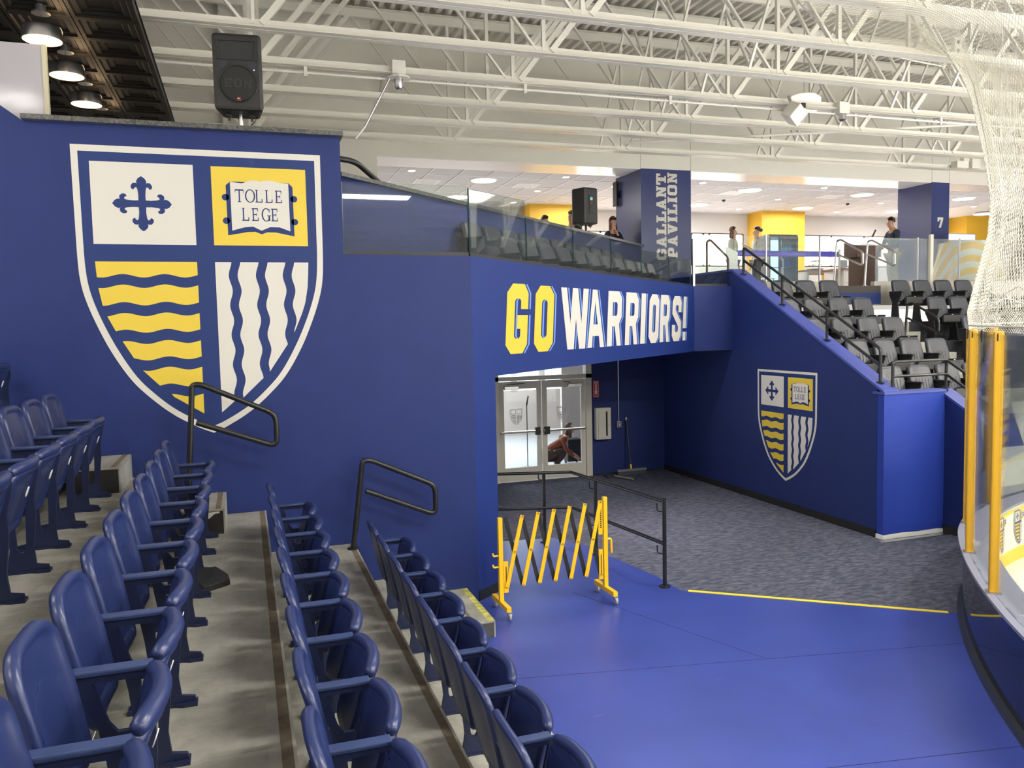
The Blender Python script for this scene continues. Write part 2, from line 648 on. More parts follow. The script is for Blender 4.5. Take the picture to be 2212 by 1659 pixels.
# tunnel
struct(MB().box((2.3, YB, 0), (4.55, YB + .2, 2.6)).box((6.52, YB, 0), (XT + .2, YB + .2, 2.6)).box((4.55, YB, 2.40), (6.52, YB + .2, 2.6)).build('wall_back', WALL))
w = MB()
w.poly([[(8.725, 0), (YB, 0), (YB, 3.9), (12.14, 3.9), (12.14, 3.895), (8.725, 2.055)]], (XT, 0, 0), (0, 1, 0), (0, 0, 1), 0.10)
struct(w.build('wall_right', WALL))
w = MB()
w.poly([[(8.60, 2.0), (8.60, 2.04), (12.14, 3.935), (13.5, 3.935), (13.5, 3.895), (12.14, 3.895)]], (XT - .012, 0, 0), (0, 1, 0), (0, 0, 1), 0.26)
struct(w.build('trim_1', CAPB))
struct(MB().box((XT, 8.60, 0.05), (9.21, 8.72, 1.985)).build('wall_stand_front', mat('blue_stand_paint', (0.016, 0.040, 0.30), 0.55, spec=0.3)))
struct(MB().box((XT - .01, 8.585, 1.985), (9.22, 8.80, 2.02)).build('trim_2', CAPB))
w = MB()
w.poly([[(8.72, 0), (8.72, 1.985), (7.80, 1.49), (7.80, 0)]], (9.21, 0, 0), (0, 1, 0), (0, 0, 1), 0.12)
struct(w.build('wall_stand_side', WALL))
w = MB()
w.poly([[(8.72, 1.985), (8.72, 2.02), (7.78, 1.515), (7.78, 1.48)]], (9.20, 0, 0), (0, 1, 0), (0, 0, 1), 0.24)
struct(w.build('trim_3', CAPB))
struct(MB().poly([[(2.5, 8.6), (FE.x, FE.y + .1), (XT, FE.y + .1), (XT, YB), (2.3, YB), (2.3, 8.6)]], (0, 0, 2.50), (1, 0, 0), (0, 1, 0), 0.08).build('ceiling_tunnel', mat('dark_soffit', (0.02, 0.025, 0.08), 0.8)))
BASE = mat('black_base', (0.010, 0.010, 0.011), 0.5)
struct(MB().box((XT - .012, 8.72, 0), (XT, YB, 0.11)).build('baseboard_right', BASE))
struct(MB().bar(FA + FN * .006 + Vector((0, 0, .055)), FA + FD * .40 + FN * .006 + Vector((0, 0, .055)), 0.012, 0.11).build('baseboard_left', BASE))
struct(MB().box((6.54, YB - .012, 0), (XT, YB, 0.02)).build('baseboard_back', BASE))
struct(MB().box((9.198, 7.8, 0), (9.21, 8.6, 0.11)).build('baseboard_stand', BASE))
# missing base strip at the stand corner leaves white plaster and a metal plate
struct(MB().poly([[(0, 0), (1.05, 0), (1.05, .05), (.95, .062), (.6, .056), (.3, .066), (0, .058)]], (XT, 8.598, 0), (1, 0, 0), (0, 0, 1), .01).build('trim_4', mat('bare_plaster', (0.75, 0.74, 0.70), 0.9)))
struct(MB().box((XT - .012, 8.60, 0), (XT + .002, 8.73, .06)).build('trim_5', MATS['bare_plaster']))
tag(MB().bar((8.02, 8.50, .004), (9.30, 8.50, .004), .09, .006).build('floor_transition_plate', STEEL), 'thin metal strip on the carpet below the bright blue stand corner', 'strip')

# upper concourse slab and pavilion shell
struct(MB().poly([[(2.0, 9.95), (8.42, YP - .05), (11.38, 13.62), (30, 13.62), (30, 23), (-8, 23), (-8, 9.0), (1.0, 9.0)]], (0, 0, 3.35), (1, 0, 0), (0, 1, 0), 0.34).build('floor_concourse', mat('concourse_floor', (0.42, 0.41, 0.40), 0.4)))
# white upper wall / header over the pavilion opening
struct(MB().box((2.60, YP, ZH), (30, YP + .9, ZD + .1)).build('wall_header', WALLW))
struct(MB().box((30.0, -26, 0), (30.2, 23, ZD + .1)).build('wall_far', mat('far_stand_grey', (.22, .23, .27), .8, noise=.5, nscale=.6)))
# bump-out wall to the left
struct(MB().box((-9, 14.95, ZU), (2.42, 15.2, ZD + .1)).box((2.22, 15.2, ZU), (2.42, YP + .9, ZD + .1)).build('wall_upper_left', WALLW))
struct(MB().box((2.42, 15.9, 4.2), (2.62, YP + 6.6, ZD)).build('wall_pavilion_left', WALLW))
# panel joints on the header
j = MB()
for x in (8.42, 9.67, 16.59, 17.16):
    j.box((x - .006, YP - .003, ZH), (x + .006, YP, 7.6))
j.build('panel_joint', mat('joint_grey', (0.42, 0.41, 0.38), 0.8), bpy.data.objects['wall_header'])
struct(MB().box((1.8, YP - .006, 8.02), (30, YP, 8.05)).build('trim_6', WALLW))
# pavilion end wall with a window band
YV = 22.4
pw = MB().box((2.6, YV, ZU), (32, YV + .2, 4.83)).box((2.6, YV, 5.84), (32, YV + .2, 6.6))
struct(pw.build('wall_pavilion_back', BACKP))
pier = [(2.6, 9.35), (13.30, 13.56), (15.45, 17.35), (23.9, 32)]
for a, b in pier:
    pw2 = MB().box((a, YV, 4.83), (b, YV + .2, 5.84))
    struct(pw2.build('wall_pavilion_pier', BACKP))
wn = 0
for a, b, mull in [(9.35, 13.30, (10.4, 11.6)), (13.56, 15.45, (13.98, 14.20)), (17.35, 23.9, (17.7, 18.93, 20.3, 21.9))]:
    wn += 1
    wdw = struct(MB().box((a, YV + .10, 4.83), (b, YV + .12, 5.84)).build('window_%d' % wn, WINP))
    fr = MB().box((a, YV, 4.80), (b, YV + .1, 4.86)).box((a, YV, 5.80), (b, YV + .1, 5.86))
    for x in (a, *mull, b):
        fr.box((x - .03, YV, 4.83), (x + .03, YV + .1, 5.84))
    fr.build('window_frame', mat('pale_window_frame', (0.75, 0.77, 0.8), 0.4), wdw)
# yellow columns on the end wall
for i, (a, b, nm) in enumerate([(7.86, 9.35, 'yellow painted column behind the black loudspeaker on the concourse'), (15.63, 17.26, 'yellow painted column behind the glass-door drinks cooler'), (24.03, 25.18, 'yellow painted column right of the column numbered 7')]):
    tag(MB().box((a, YV - .75, ZU), (b, YV, 6.55)).build('yellow_column', YWALL), nm, 'column', 'yellow columns')
# blue columns with lettering
cg = thing('pavilion_column', 'square blue column with white vertical GALLANT PAVILION lettering', 'column', (8.42, YP, ZU))
MB().box((0, -.004, 0), (1.25, 1.25, ZH - ZU)).build('shaft', COLB, cg)
c7 = thing('pavilion_column', 'blue column with the white number 7', 'column', (16.59, YP, ZU))
MB().box((0, -.004, 0), (.57, 1.10, ZH - ZU)).build('shaft', COLB, c7)

# drop ceiling of the pavilion: tiles in a white grid
ZC = 6.50
cl = struct(MB().box((2.6, YP + .9, ZC + .03), (32, YV, ZC + .05)).build('ceiling', TBAR))
tm = None
k = 0
for i in range(27):
    for jn in range(5):
        x0, y0 = 2.7 + i * .70, YP + .95 + jn * 1.08
        if tm is None:
            o = MB().add([(.015, .015, .03), (.685, .015, .03), (.685, 1.065, .03), (.015, 1.065, .03), (.03, .03, .006), (.67, .03, .006), (.67, 1.05, .006), (.03, 1.05, .006)],
                         [(4, 7, 6, 5), (0, 4, 5, 1), (1, 5, 6, 2), (2, 6, 7, 3), (3, 7, 4, 0), (0, 1, 2, 3)]).build('ceiling_tile', TILE, cl)
            tm = o.data
        else:
            o = link('ceiling_tile', tm, cl)
        o.location = (x0, y0, ZC - .008)
for i in range(28):
    MB().box((2.7 + i * .70 - .013, YP + .9, ZC - .012), (2.7 + i * .70 + .013, YV, ZC + .002)).build('grid_bar', TBAR, cl)
for jn in range(6):
    MB().box((2.6, YP + .95 + jn * 1.08 - .013, ZC - .013), (21.6, YP + .95 + jn * 1.08 + .013, ZC + .001)).build('grid_bar', TBAR, cl)
struct(MB().box((2.62, YP + .01, ZH - .012), (30, YP + .90, ZH)).build('trim_8', mat('bounce_white_soffit', (.88, .88, .90), .25)))  # slab added under the header, its white raised for the daylight bounce
# roof deck: trapezoid ribs running towards the pavilion
vs, fs = [], []
x = -9.0
prof = []
while x < 30:
    prof += [(x, 0), (x + .075, 0), (x + .105, .07), (x + .175, .07), (x + .205, 0)]
    x += .205
for px_, pz_ in prof:
    vs += [(px_, -26, ZD + pz_), (px_, YP + .95, ZD + pz_)]
for i in range(len(prof) - 1):
    fs.append((2 * i, 2 * i + 1, 2 * i + 3, 2 * i + 2))
struct(MB().add(vs, fs).build('ceiling_deck', DECKW, fix=False))

# lobby behind the tunnel doors
LOB = mat('lobby_wall', (0.50, 0.44, 0.40), 0.8)
struct(MB().box((2.0, YB + .2, -.12), (11, 21.0, 0)).build('floor_lobby', mat('lobby_floor', (0.60, 0.64, 0.68), 0.15)))
struct(MB().box((6.95, 17.2, 0), (10.9, 17.3, 2.9)).build('wall_lobby_right', LOB))
struct(MB().box((1.9, YB + .2, 0), (2.0, 21, 3.3)).build('wall_lobby_left', LOB))
struct(MB().box((2.0, YB + .2, 2.9), (11, 21, 3.0)).build('ceiling_lobby', mat('lobby_ceiling', (0.7, 0.7, 0.7), 0.9)))
struct(MB().box((2.0, 20.9, 0), (11, 21.0, 1.25)).box((2.0, 20.9, 2.75), (11, 21.0, 2.9)).build('wall_lobby_back', LOB))
lw = struct(MB().box((2.0, 20.96, 1.25), (11, 20.98, 2.75)).build('window_4', WINL))
f = MB()
for x in [2.1 + .82 * i for i in range(11)]:
    f.box((x - .09, 20.86, 1.25), (x + .09, 20.95, 2.75))
f.box((2, 20.87, 1.95), (11, 20.95, 2.02))
f.build('window_frame', FRAMEA, lw)
area('lobby_lamp', (5.0, 18.2, 2.88), (3.0, 3.0), 260, (0.92, 0.96, 1.0))
sp = bpy.data.lights.new('tunnel_downlight', 'SPOT')
sp.energy = 230
sp.color = (1.0, .80, .76)
sp.spot_size = math.radians(105)
sp.spot_blend = .9
sp.shadow_soft_size = .12
so = bpy.data.objects.new('tunnel_downlight', sp)
so.location = (4.9, 10.7, 2.47)
COL.objects.link(so)
dl = thing('downlight', 'recessed downlight in the tunnel ceiling over the carpet', 'lamp', (4.9, 10.7, 2.5))
MB().lathe([(.10, -.02), (.12, -.01), (.12, 0)], (0, 0, 0), 18).build('trim', TBAR, dl)
MB().lathe([(.09, -.022), (.09, -.02)], (0, 0, 0), 18).build('lens', LAMPC, dl)

# ------------------------------------------------------------------ lettering outlines (unit boxes)
BLK = {
    'G': [[(.25, 1), (.8, 1), (1, .87), (1, .64), (.66, .64), (.66, .755), (.6, .787), (.44, .787), (.37, .755), (.37, .25), (.44, .215), (.6, .215), (.66, .25), (.66, .355), (.5, .355), (.5, .553), (1, .553), (1, .13), (.8, 0), (.25, 0), (0, .13), (0, .87)]],
    'O': [[(.25, 1), (.75, 1), (1, .87), (1, .13), (.75, 0), (.25, 0), (0, .13), (0, .87)], [(.44, .79), (.56, .79), (.65, .75), (.65, .25), (.56, .21), (.44, .21), (.35, .25), (.35, .75)]],
    'W': [[(0, 1), (.2, 1), (.3, .42), (.41, 1), (.6, 1), (.7, .42), (.8, 1), (1, 1), (.82, 0), (.6, 0), (.5, .5), (.4, 0), (.18, 0)]],
    'A': [[(0, 0), (.36, 1), (.64, 1), (1, 0), (.74, 0), (.69, .2), (.31, .2), (.26, 0)], [(.37, .4), (.63, .4), (.5, .8)]],
    'R': [[(0, 0), (0, 1), (.78, 1), (1, .87), (1, .53), (.82, .4), (1, 0), (.7, 0), (.52, .36), (.34, .36), (.34, 0)], [(.34, .55), (.34, .8), (.62, .8), (.68, .76), (.68, .59), (.62, .55)]],
    'I': [[(0, 0), (1, 0), (1, 1), (0, 1)]],
    'S': [[(.22, 1), (.78, 1), (1, .87), (1, .64), (.67, .64), (.67, .76), (.6, .8), (.4, .8), (.34, .76), (.34, .69), (1, .42), (1, .13), (.78, 0), (.22, 0), (0, .13), (0, .36), (.33, .36), (.33, .24), (.4, .2), (.6, .2), (.66, .24), (.66, .33), (0, .6), (0, .87)]],
    '!': [[(0, .28), (1, .28), (1, 1), (0, 1)], None, [(0, 0), (1, 0), (1, .2), (0, .2)]],
}


def rc(x0, y0, x1, y1):
    return [[(x0, y0), (x1, y0), (x1, y1), (x0, y1)]]


def arc(cx, cy, rx, ry, a0, a1, n=18):
    return [(cx + rx * math.cos(math.radians(a0 + (a1 - a0) * i / n)), cy + ry * math.sin(math.radians(a0 + (a1 - a0) * i / n))) for i in range(n + 1)]


def ring(cx, cy, rx, ry, tx, ty, n=24):
    return [arc(cx, cy, rx, ry, 0, 360, n)[:-1], arc(cx, cy, rx - tx, ry - ty, 0, 360, n)[:-1]]


# slender roman capitals: lists of pieces, each piece a list of loops
ROM = {
    'T': [rc(.42, 0, .56, 1), rc(0, .9, 1, 1), rc(0, .74, .06, 1), rc(.94, .74, 1, 1), rc(.28, 0, .70, .05)],
    'O': [ring(.5, .5, .52, .53, .14, .07)],
    'L': [rc(.12, 0, .30, 1), rc(0, .95, .42, 1), rc(0, 0, .95, .08), rc(.88, 0, 1, .28)],
    'E': [rc(.12, 0, .30, 1), rc(0, .92, .92, 1), rc(0, 0, .96, .08), rc(.3, .47, .72, .54), rc(.84, .74, .92, 1), rc(.88, 0, .97, .27), rc(.66, .38, .73, .63)],
    'G': [[arc(.52, .5, .52, .53, 45, 320, 26) + arc(.52, .5, .36, .46, 320, 45, 26)], rc(.76, .02, .94, .44), rc(.62, .40, 1.06, .46), rc(.82, .68, .9, .96)],
}
# heavy slab-serif capitals
SLB = {
    'G': [[[(.2, 1), (.8, 1), (1, .85), (1, .62), (.7, .62), (.7, .76), (.36, .76), (.3, .7), (.3, .3), (.36, .24), (.7, .24), (.7, .36), (.55, .36), (.55, .54), (1, .54), (1, .14), (.8, 0), (.2, 0), (0, .16), (0, .84)]]],
    'A': [[[(.08, .0), (.36, 1), (.64, 1), (.92, 0), (.64, 0), (.60, .2), (.40, .2), (.36, 0)], [(.45, .42), (.55, .42), (.5, .68)]], rc(0, 0, .46, .16), rc(.54, 0, 1, .16)],
    'L': [rc(.14, 0, .48, 1), rc(0, .84, .62, 1), rc(0, 0, 1, .18), rc(.76, 0, 1, .44)],
    'N': [rc(.1, 0, .34, 1), rc(.66, 0, .9, 1), [[(.1, 1), (.4, 1), (.9, 0), (.62, 0)]], rc(0, 0, .44, .16), rc(.56, .84, 1, 1), rc(0, .84, .36, 1)],
    'T': [rc(.33, 0, .67, 1), rc(0, .8, 1, 1), rc(0, .58, .2, 1), rc(.8, .58, 1, 1), rc(.2, 0, .8, .16)],
    'P': [rc(.12, 0, .46, 1), rc(0, 0, .6, .16), [[(0, 1), (.82, 1), (1, .86), (1, .5), (.82, .36), (.3, .36), (.3, .54), (.66, .54), (.66, .82), (0, .82)]]],
    'V': [[[(.06, 1), (.4, 1), (.5, .42), (.6, 1), (.94, 1), (.66, 0), (.34, 0)]], rc(0, .84, .48, 1), rc(.52, .84, 1, 1)],
    'I': [rc(.2, 0, .8, 1), rc(0, 0, 1, .16), rc(0, .84, 1, 1)],
    'O': [[[(.2, 1), (.8, 1), (1, .85), (1, .15), (.8, 0), (.2, 0), (0, .15), (0, .85)], [(.36, .78), (.64, .78), (.68, .72), (.68, .28), (.64, .22), (.36, .22), (.32, .28), (.32, .72)]]],
    '7': [[[(0, 1), (1, 1), (1, .76), (.62, .0), (.22, 0), (.6, .74), (.28, .74), (.28, .58), (0, .58)]]],
}


def put(mb, loops, sx, sy, o, u, v, thick, off, shear=0.0):
    L = [[(x * sx + shear * y * sy, y * sy) for x, y in q] for q in loops]
    mb.poly(L, o, u, v, thick, off)


# --------------------------------------------------- GO WARRIORS!
gw = thing('wall_lettering', 'painted slogan GO WARRIORS! in yellow and white block letters', 'lettering', (0, 0, 0))
spec = [('G', .60, .445), ('O', 1.20, .43), ('W', 1.87, .72), ('A', 2.53, .47), ('R', 3.08, .43), ('R', 3.64, .42), ('I', 4.155, .16), ('O', 4.445, .365), ('R', 4.865, .36), ('S', 5.335, .37), ('!', 5.79, .125)]
for i, (ch, s0, wd) in enumerate(spec):
    z0 = 2.69 + .03 * s0 / 6
    hh = (3.51 - .06 * s0 / 6) - z0
    o = FA + FD * s0 + Vector((0, 0, z0))
    m = MB()
    loops = BLK[ch]
    groups = [loops] if None not in loops else [[loops[0]], [loops[2]]]
    for g in groups:
        put(m, g, wd, hh, o, FD, Vector((0, 0, 1)), .0022, 0.0018, .0 if ch in 'WA' else .10)
    L = m.build('letter', DECAL_YELLOW if i < 2 else DECAL_WHITE, gw)
    m = MB()
    for g in groups:
        put(m, g, wd, hh, o + FD * .032, FD, Vector((0, 0, 1)), .0010, 0.0006, .0 if ch in 'WA' else .10)
    m.build('letter_gap', WALLX, L)
    m = MB()
    for g in groups:
        put(m, g, wd, hh, o + FD * .062, FD, Vector((0, 0, 1)), .0005, 0.0, .0 if ch in 'WA' else .10)
    m.build('letter_shade', DECAL_LIGHT, L)

# --------------------------------------------------- column lettering (reads upwards)
def vertical_text(parent, txt, x0, z0, h, wd, gap, y=-.004):
    z = z0
    for ch in txt:
        wch = wd * (.55 if ch == 'I' else 1.0)
        m = MB()
        for pi_, piece in enumerate(SLB[ch]):
            put(m, piece, wch, h, (x0, y, z), Vector((0, 0, 1)), Vector((-1, 0, 0)), .003 + .0006 * pi_, 0)
        m.build('letter', DECAL_WHITE, parent)
        z += wch + gap


vertical_text(cg, 'GALLANT', .62, .74, .245, .245, .030)
vertical_text(cg, 'PAVILION', .90, .78, .245, .232, .034)
m = MB()
put(m, SLB['7'][0], .18, .26, (.20, -.004, 1.60), Vector((1, 0, 0)), Vector((0, 0, 1)), .003, 0)
m.build('numeral', DECAL_WHITE, c7)

# --------------------------------------------------- school shield
OUT = [(0, 2.033), (.137, 2.096), (.346, 2.224), (.535, 2.387), (.706, 2.577), (.868, 2.853), (.99, 3.138), (1.067, 3.375), (1.098, 3.56), (1.107, 3.77), (1.1145, 4.756)]
INN = [(0, 2.100), (.120, 2.152), (.32, 2.272), (.497, 2.425), (.660, 2.61), (.815, 2.88), (.935, 3.155), (1.010, 3.388), (1.040, 3.57), (1.050, 3.77), (1.056, 4.698)]
BND = [(3.70, .962), (3.547, .953), (3.447, .945), (3.288, .916), (3.185, .881), (3.026, .813), (2.925, .763), (2.768, .672), (2.676, .604), (2.503, .453), (2.417, .365), (2.228, .082)]


def xb(z):
    if z >= BND[0][0]:
        return BND[0][1]
    for (za, xa), (zb_, xb_) in zip(BND, BND[1:]):
        if za >= z >= zb_:
            return xa + (xb_ - xa) * (za - z) / (za - zb_)
    return .08


def zb(x):
    x = abs(x)
    P = sorted([(a, z) for z, a in BND])
    if x <= P[0][0]:
        return P[0][1]
    for (xa, za), (xc, zc) in zip(P, P[1:]):
        if xa <= x <= xc:
            return za + (zc - za) * (x - xa) / (xc - xa)
    return 3.7


def smooth_curve(L, n=5):
    out = []
    for i in range(len(L) - 2):
        p0, p1, p2, p3 = L[max(i - 1, 0)], L[i], L[i + 1], L[min(i + 2, len(L) - 2)]
        for k in range(n):
            t = k / n
            out.append(tuple(.5 * (2 * p1[c] + (p2[c] - p0[c]) * t + (2 * p0[c] - 5 * p1[c] + 4 * p2[c] - p3[c]) * t * t + (3 * p1[c] - p0[c] - 3 * p2[c] + p3[c]) * t ** 3) for c in (0, 1)))
    return out + [L[-2], L[-1]]


OUT, INN = smooth_curve(OUT), smooth_curve(INN)


def mir(L):
    return [(-x, z) for x, z in L] + [(x, z) for x, z in reversed(L[1:])]


def shield(name, label, o, u, v, full=True, pale=False):
    t = thing(name, label, 'emblem', (0, 0, 0))
    W_, Y_, B_ = (DECAL_WHITE, DECAL_YELLOW, DECAL_BLUE) if not pale else (MATS['etched'], MATS['etched'], MATS['etched'])

    def P(nm, loops, m_, off, th=.002, par=t):
        return MB().poly(loops, o, u, v, th, off).build(nm, m_, par)
    om, im = mir(OUT), mir(INN)
    P('border', [om, im], W_, 0)
    if not pale:
        P('field', [im], B_, 0, .0008)
    cp = P('cross_panel', [[(-.965, 3.853), (-.077, 3.853), (-.077, 4.61), (-.965, 4.61)]] if not pale else [[(-.965, 3.853), (-.077, 3.853), (-.077, 4.61), (-.965, 4.61)], [(-.88, 3.93), (-.16, 3.93), (-.16, 4.53), (-.88, 4.53)]], W_, .001)
    bp = P('book_panel', [[(.083, 3.853), (.965, 3.853), (.965, 4.606), (.083, 4.606)]] if not pale else [[(.083, 3.853), (.965, 3.853), (.965, 4.606), (.083, 4.606)], [(.16, 3.93), (.88, 3.93), (.88, 4.53), (.16, 4.53)]], Y_, .001)
    if not pale:
        # cross with leaf-shaped ends, centre (-.534, 4.231)
        arm = [(.032, .032), (.030, .08), (.036, .135), (.044, .152), (.058, .150), (.070, .130), (.090, .142), (.092, .168), (.074, .192), (.048, .194), (.040, .186), (.044, .208), (.030, .234), (0, .256)]
        side = arm + [(-x, y) for x, y in reversed(arm[:-1])]
        pts = []
        for k in range(4):
            c_, s_ = math.cos(k * math.pi / 2), math.sin(k * math.pi / 2)
            pts += [(-.534 + x * c_ - y * s_, 4.231 + x * s_ + y * c_) for x, y in side[:-1]]
        P('cross', [pts], B_, .003, .0015, cp)
        cover = [(.212, 4.43), (.252, 4.465), (.797, 4.472), (.836, 4.43), (.838, 3.949), (.66, 3.985), (.58, 3.985), (.527, 3.965), (.47, 3.988), (.40, 3.985), (.215, 3.95)]
        cv = P('book_cover', [cover], B_, .003, .001, bp)
        for kx, kz in ((.205, 4.315), (.205, 4.09), (.845, 4.315), (.845, 4.09)):
            P('clasp', [arc(kx, kz, .034, .032, 0, 360, 12)[:-1]], B_, .003, .001, bp)
        page = [(.252, 4.463), (.36, 4.452), (.44, 4.482), (.50, 4.483), (.525, 4.474), (.56, 4.484), (.63, 4.488), (.71, 4.470), (.797, 4.466), (.800, 3.998), (.70, 4.035), (.61, 4.036), (.527, 4.000), (.45, 4.038), (.37, 4.03), (.254, 3.996)]
        pg = P('book_pages', [page], W_, .004, .001, bp)
        for txt, x0, x1, z0, z1 in (('TOLLE', .288, .755, 4.272, 4.394), ('LEGE', .345, .71, 4.093, 4.216)):
            wd = (x1 - x0) / len(txt)
            for i, ch in enumerate(txt):
                m = MB()
                k = {'O': .98, 'G': .92, 'T': .86, 'L': .72, 'E': .70}[ch]
                for pi_, piece in enumerate(ROM[ch]):
                    put(m, piece, wd * k, z1 - z0, Vector(o) + Vector(u) * (x0 + wd * (i + .06)) + Vector(v) * z0, u, v, .0012 + .0004 * pi_, .005)
                m.build('letter', B_, bp)
    # wavy bars: left half
    tops = [(3.692, False), (3.462, True), (3.196, True), (2.933, True), (2.677, True), (2.416, True)]
    bots = [3.560, 3.298, 3.040, 2.777, 2.515, None]
    N = 28
    for (tz, wav), bz in zip(tops, bots):
        xr = -.079

        def wave(x):
            return .0165 * math.cos((x + .735) * 2 * math.pi / .362)
        xl_t = -xb(tz)
        top = [(xl_t + (xr - xl_t) * i / N, tz + (wave(xl_t + (xr - xl_t) * i / N) if wav else 0)) for i in range(N + 1)]
        if bz:
            xl_b = -xb(bz)
            bot = [(xl_b + (xr - xl_b) * i / N, bz + wave(xl_b + (xr - xl_b) * i / N)) for i in range(N + 1)]
        else:
            bot = [(xl_t + (xr - xl_t) * i / N, zb(xl_t + (xr - xl_t) * i / N)) for i in range(2, N + 1)]
        P('wavy_bar', [list(reversed(top)) + bot], Y_, .001)
    # wavy pales: right half
    for x0, x1 in ((None, .218), (.300, .470), (.556, .724), (.810, None)):
        def wv(z):
            return .0155 * math.cos((z - 3.415) * 2 * math.pi / .29)
        L, R_ = [], []
        zz = [3.692 - i * .03 for i in range(52)]
        left = (lambda z: .083) if x0 is None else (lambda z: x0 + wv(z))
        right = (lambda z: xb(z)) if x1 is None else (lambda z: x1 + wv(z))
        for z in zz:
            if z > zb(left(z)) + .004:
                L.append((left(z), z))
            if x1 is None:
                if right(z) > left(z) + .004:
                    R_.append((right(z), z))
            elif z > zb(right(z)) + .004:
                R_.append((right(z), z))
        if x1 is None:
            k = min(len(L), len(R_))
            L, R_ = L[:k], R_[:k]
        else:
            xe = L[-1][0]
            L.append((xe, zb(xe)))
        P('wavy_pale', [L + list(reversed(R_))], W_, .001)
    return t


EX, EZ = Vector((1, 0, 0)), Vector((0, 0, 1))
shield('shield_emblem', 'large painted school shield with TOLLE LEGE book on the tall blue wall', (-.3145, YW - .001, 0), EX, EZ)
k = .662
shield('shield_emblem', 'smaller painted school shield on the dark tunnel side wall', Vector((XT - .001, 10.667, 2.217 - 4.756 * k * .982)), Vector((0, -k, 0)), Vector((0, 0, k * .982)))

# ------------------------------------------------------------------ seating platforms and aisle steps
XE = [1.786, 1.005, .14, -.69, -1.52, -2.35]     # front edge of each platform
ZT = [.372, .790, 1.217, 1.65, 2.09]             # its tread height
X0 = [.98, .123, -.69, -1.52, -2.35]             # back line of the seats on it
RW = ['front', 'second', 'third', 'fourth', 'fifth']
for r in range(5):
    xf, xk, z = XE[r], XE[r + 1] - .02, ZT[r]
    t = thing('seating_platform', ['lowest', 'second lowest', 'third', 'fourth', 'highest visible'][r] + ' grey stepped platform under the %s row of blue seats' % RW[r], 'platform', (0, 0, 0))
    y0 = -2.0
    n = 0
    ys = [y0]
    while ys[-1] < YW - .005:
        ys.append(min(ys[-1] + 1.83, YW - .004))
    if ys[-1] - ys[-2] < .5:
        ys.pop(-2)
    for a, b in zip(ys, ys[1:]):
        MB().box((xk, a + .001, z - .03), (xf - .115, b - .001, z)).build('tread_board', TREAD, t)
    MB().box((xf - .115, y0, z - .03), (xf - .064, YW - .004, z + .001)).build('edge_strip', mat('grey_edge_strip', (0.30, 0.295, 0.26), .55, noise=.15, nscale=7), t)
    MB().box((xf - .064, y0, z - .03), (xf - .014, YW - .004, z + .002)).build('grip_strip', STRIPB, t)
    MB().box((xf - .014, y0, z - .045), (xf, YW - .004, z + .0025)).build('nosing', ALU, t)
    MB().box((xf - .05, y0, 0 if r == 0 else ZT[r - 1] - .02), (xf - .03, YW - .004, z - .03)).build('riser_board', mat('grey_riser', (0.14, 0.14, 0.13), .6, noise=.2, nscale=5), t)


def step(x0, x1, y0, z0, z1, label, yellow=False):
    t = thing('aisle_step', label, 'step', (0, 0, 0), group='aisle half steps')
    MB().bbox((x0, y0, z1 - .02), (x1, YW - .004, z1), .004).build('tread', TREAD, t)
    MB().box((x0, y0 + .006, z0), (x1 - .012, YW - .004, z1 - .02)).build('box', STEPBLACK if not yellow else mat('grey_step_box', (.075, .073, .062), .6, noise=.3, nscale=8), t)
    MB().box((x1 - .012, y0 + .003, z0), (x1, YW - .004, z1 - .02)).build('side_panel', mat('pale_step_side', (0.33, 0.335, 0.31), .6, noise=.15, nscale=6), t)
    MB().box((x0 + .05, y0 + .01, z1), (x0 + .095, YW - .01, z1 + .0015)).build('grip_strip', STRIPB, t)
    if not yellow:
        MB().box((x1 - .075, y0 + .01, z1), (x1 - .03, YW - .01, z1 + .0015)).build('grip_strip', STRIPB, t)
    else:
        MB().box((x0 + .17, y0 + .01, z1), (x0 + .205, YW - .01, z1 + .0012)).build('grip_strip', STRIPB, t)
        MB().box((x1 - .07, y0 + .004, z1), (x1 - .002, YW - .01, z1 + .0015)).build('yellow_edge', mat('worn_yellow_edge', (.42, .40, .10), .7, noise=.5, nscale=12), t)


step(1.80, 2.20, 7.26, 0, .165, 'low grey step with a worn yellow edge beside the blue floor', True)
step(-.60, -.227, 7.50, ZT[2], ZT[2] + .225, 'grey aisle step with a chipped black front on the third platform')
step(-1.45, -1.06, 7.54, ZT[3], ZT[3] + .225, 'grey aisle step with a black front on the fourth platform')
# chipped paint on the aisle step
MB().poly([[(0, 0), (.11, .01), (.16, .05), (.20, .052), (.20, .068), (.0, .062)]], (-.47, 7.506, ZT[2] + .135), (1, 0, 0), (0, 0, 1), .002).build('chipped_patch', mat('bare_chip', (.6, .58, .52), .8), bpy.data.objects['aisle_step.001'])
pad = MB().poly([[(-.437, 6.28), (-.40, 5.98), (-.335, 5.80), (-.165, 5.93), (-.18, 6.06), (-.27, 6.30)]], (0, 0, ZT[2]), (1, 0, 0), (0, 1, 0), .045)
tag(pad.build('rubber_pad', STEPBLACK, bevel=.006), 'flat black pad lying on the walkway of the third platform', 'pad')
# ------------------------------------------------------------------ blue folding seats
SP = .5565


def outline(wb, wm, wt, z0, z1, rc_, rb, n=7):
    """right half outline bottom to top of a rounded shell (u, h)"""
    H = z1 - z0
    P = []
    for i in range(n + 1):
        a = math.pi / 2 * i / n
        P.append((wb - rb + rb * math.sin(a), rb - rb * math.cos(a)))
    P.append((wm, H * .5))
    for i in range(n + 1):
        a = math.pi / 2 * i / n
        P.append((wt - rc_ + rc_ * math.cos(a), H - rc_ * .8 + rc_ * .8 * math.sin(a)))
    P.append(((wt - rc_) * .5, H + .003))
    return [(0.02, 0)] + P


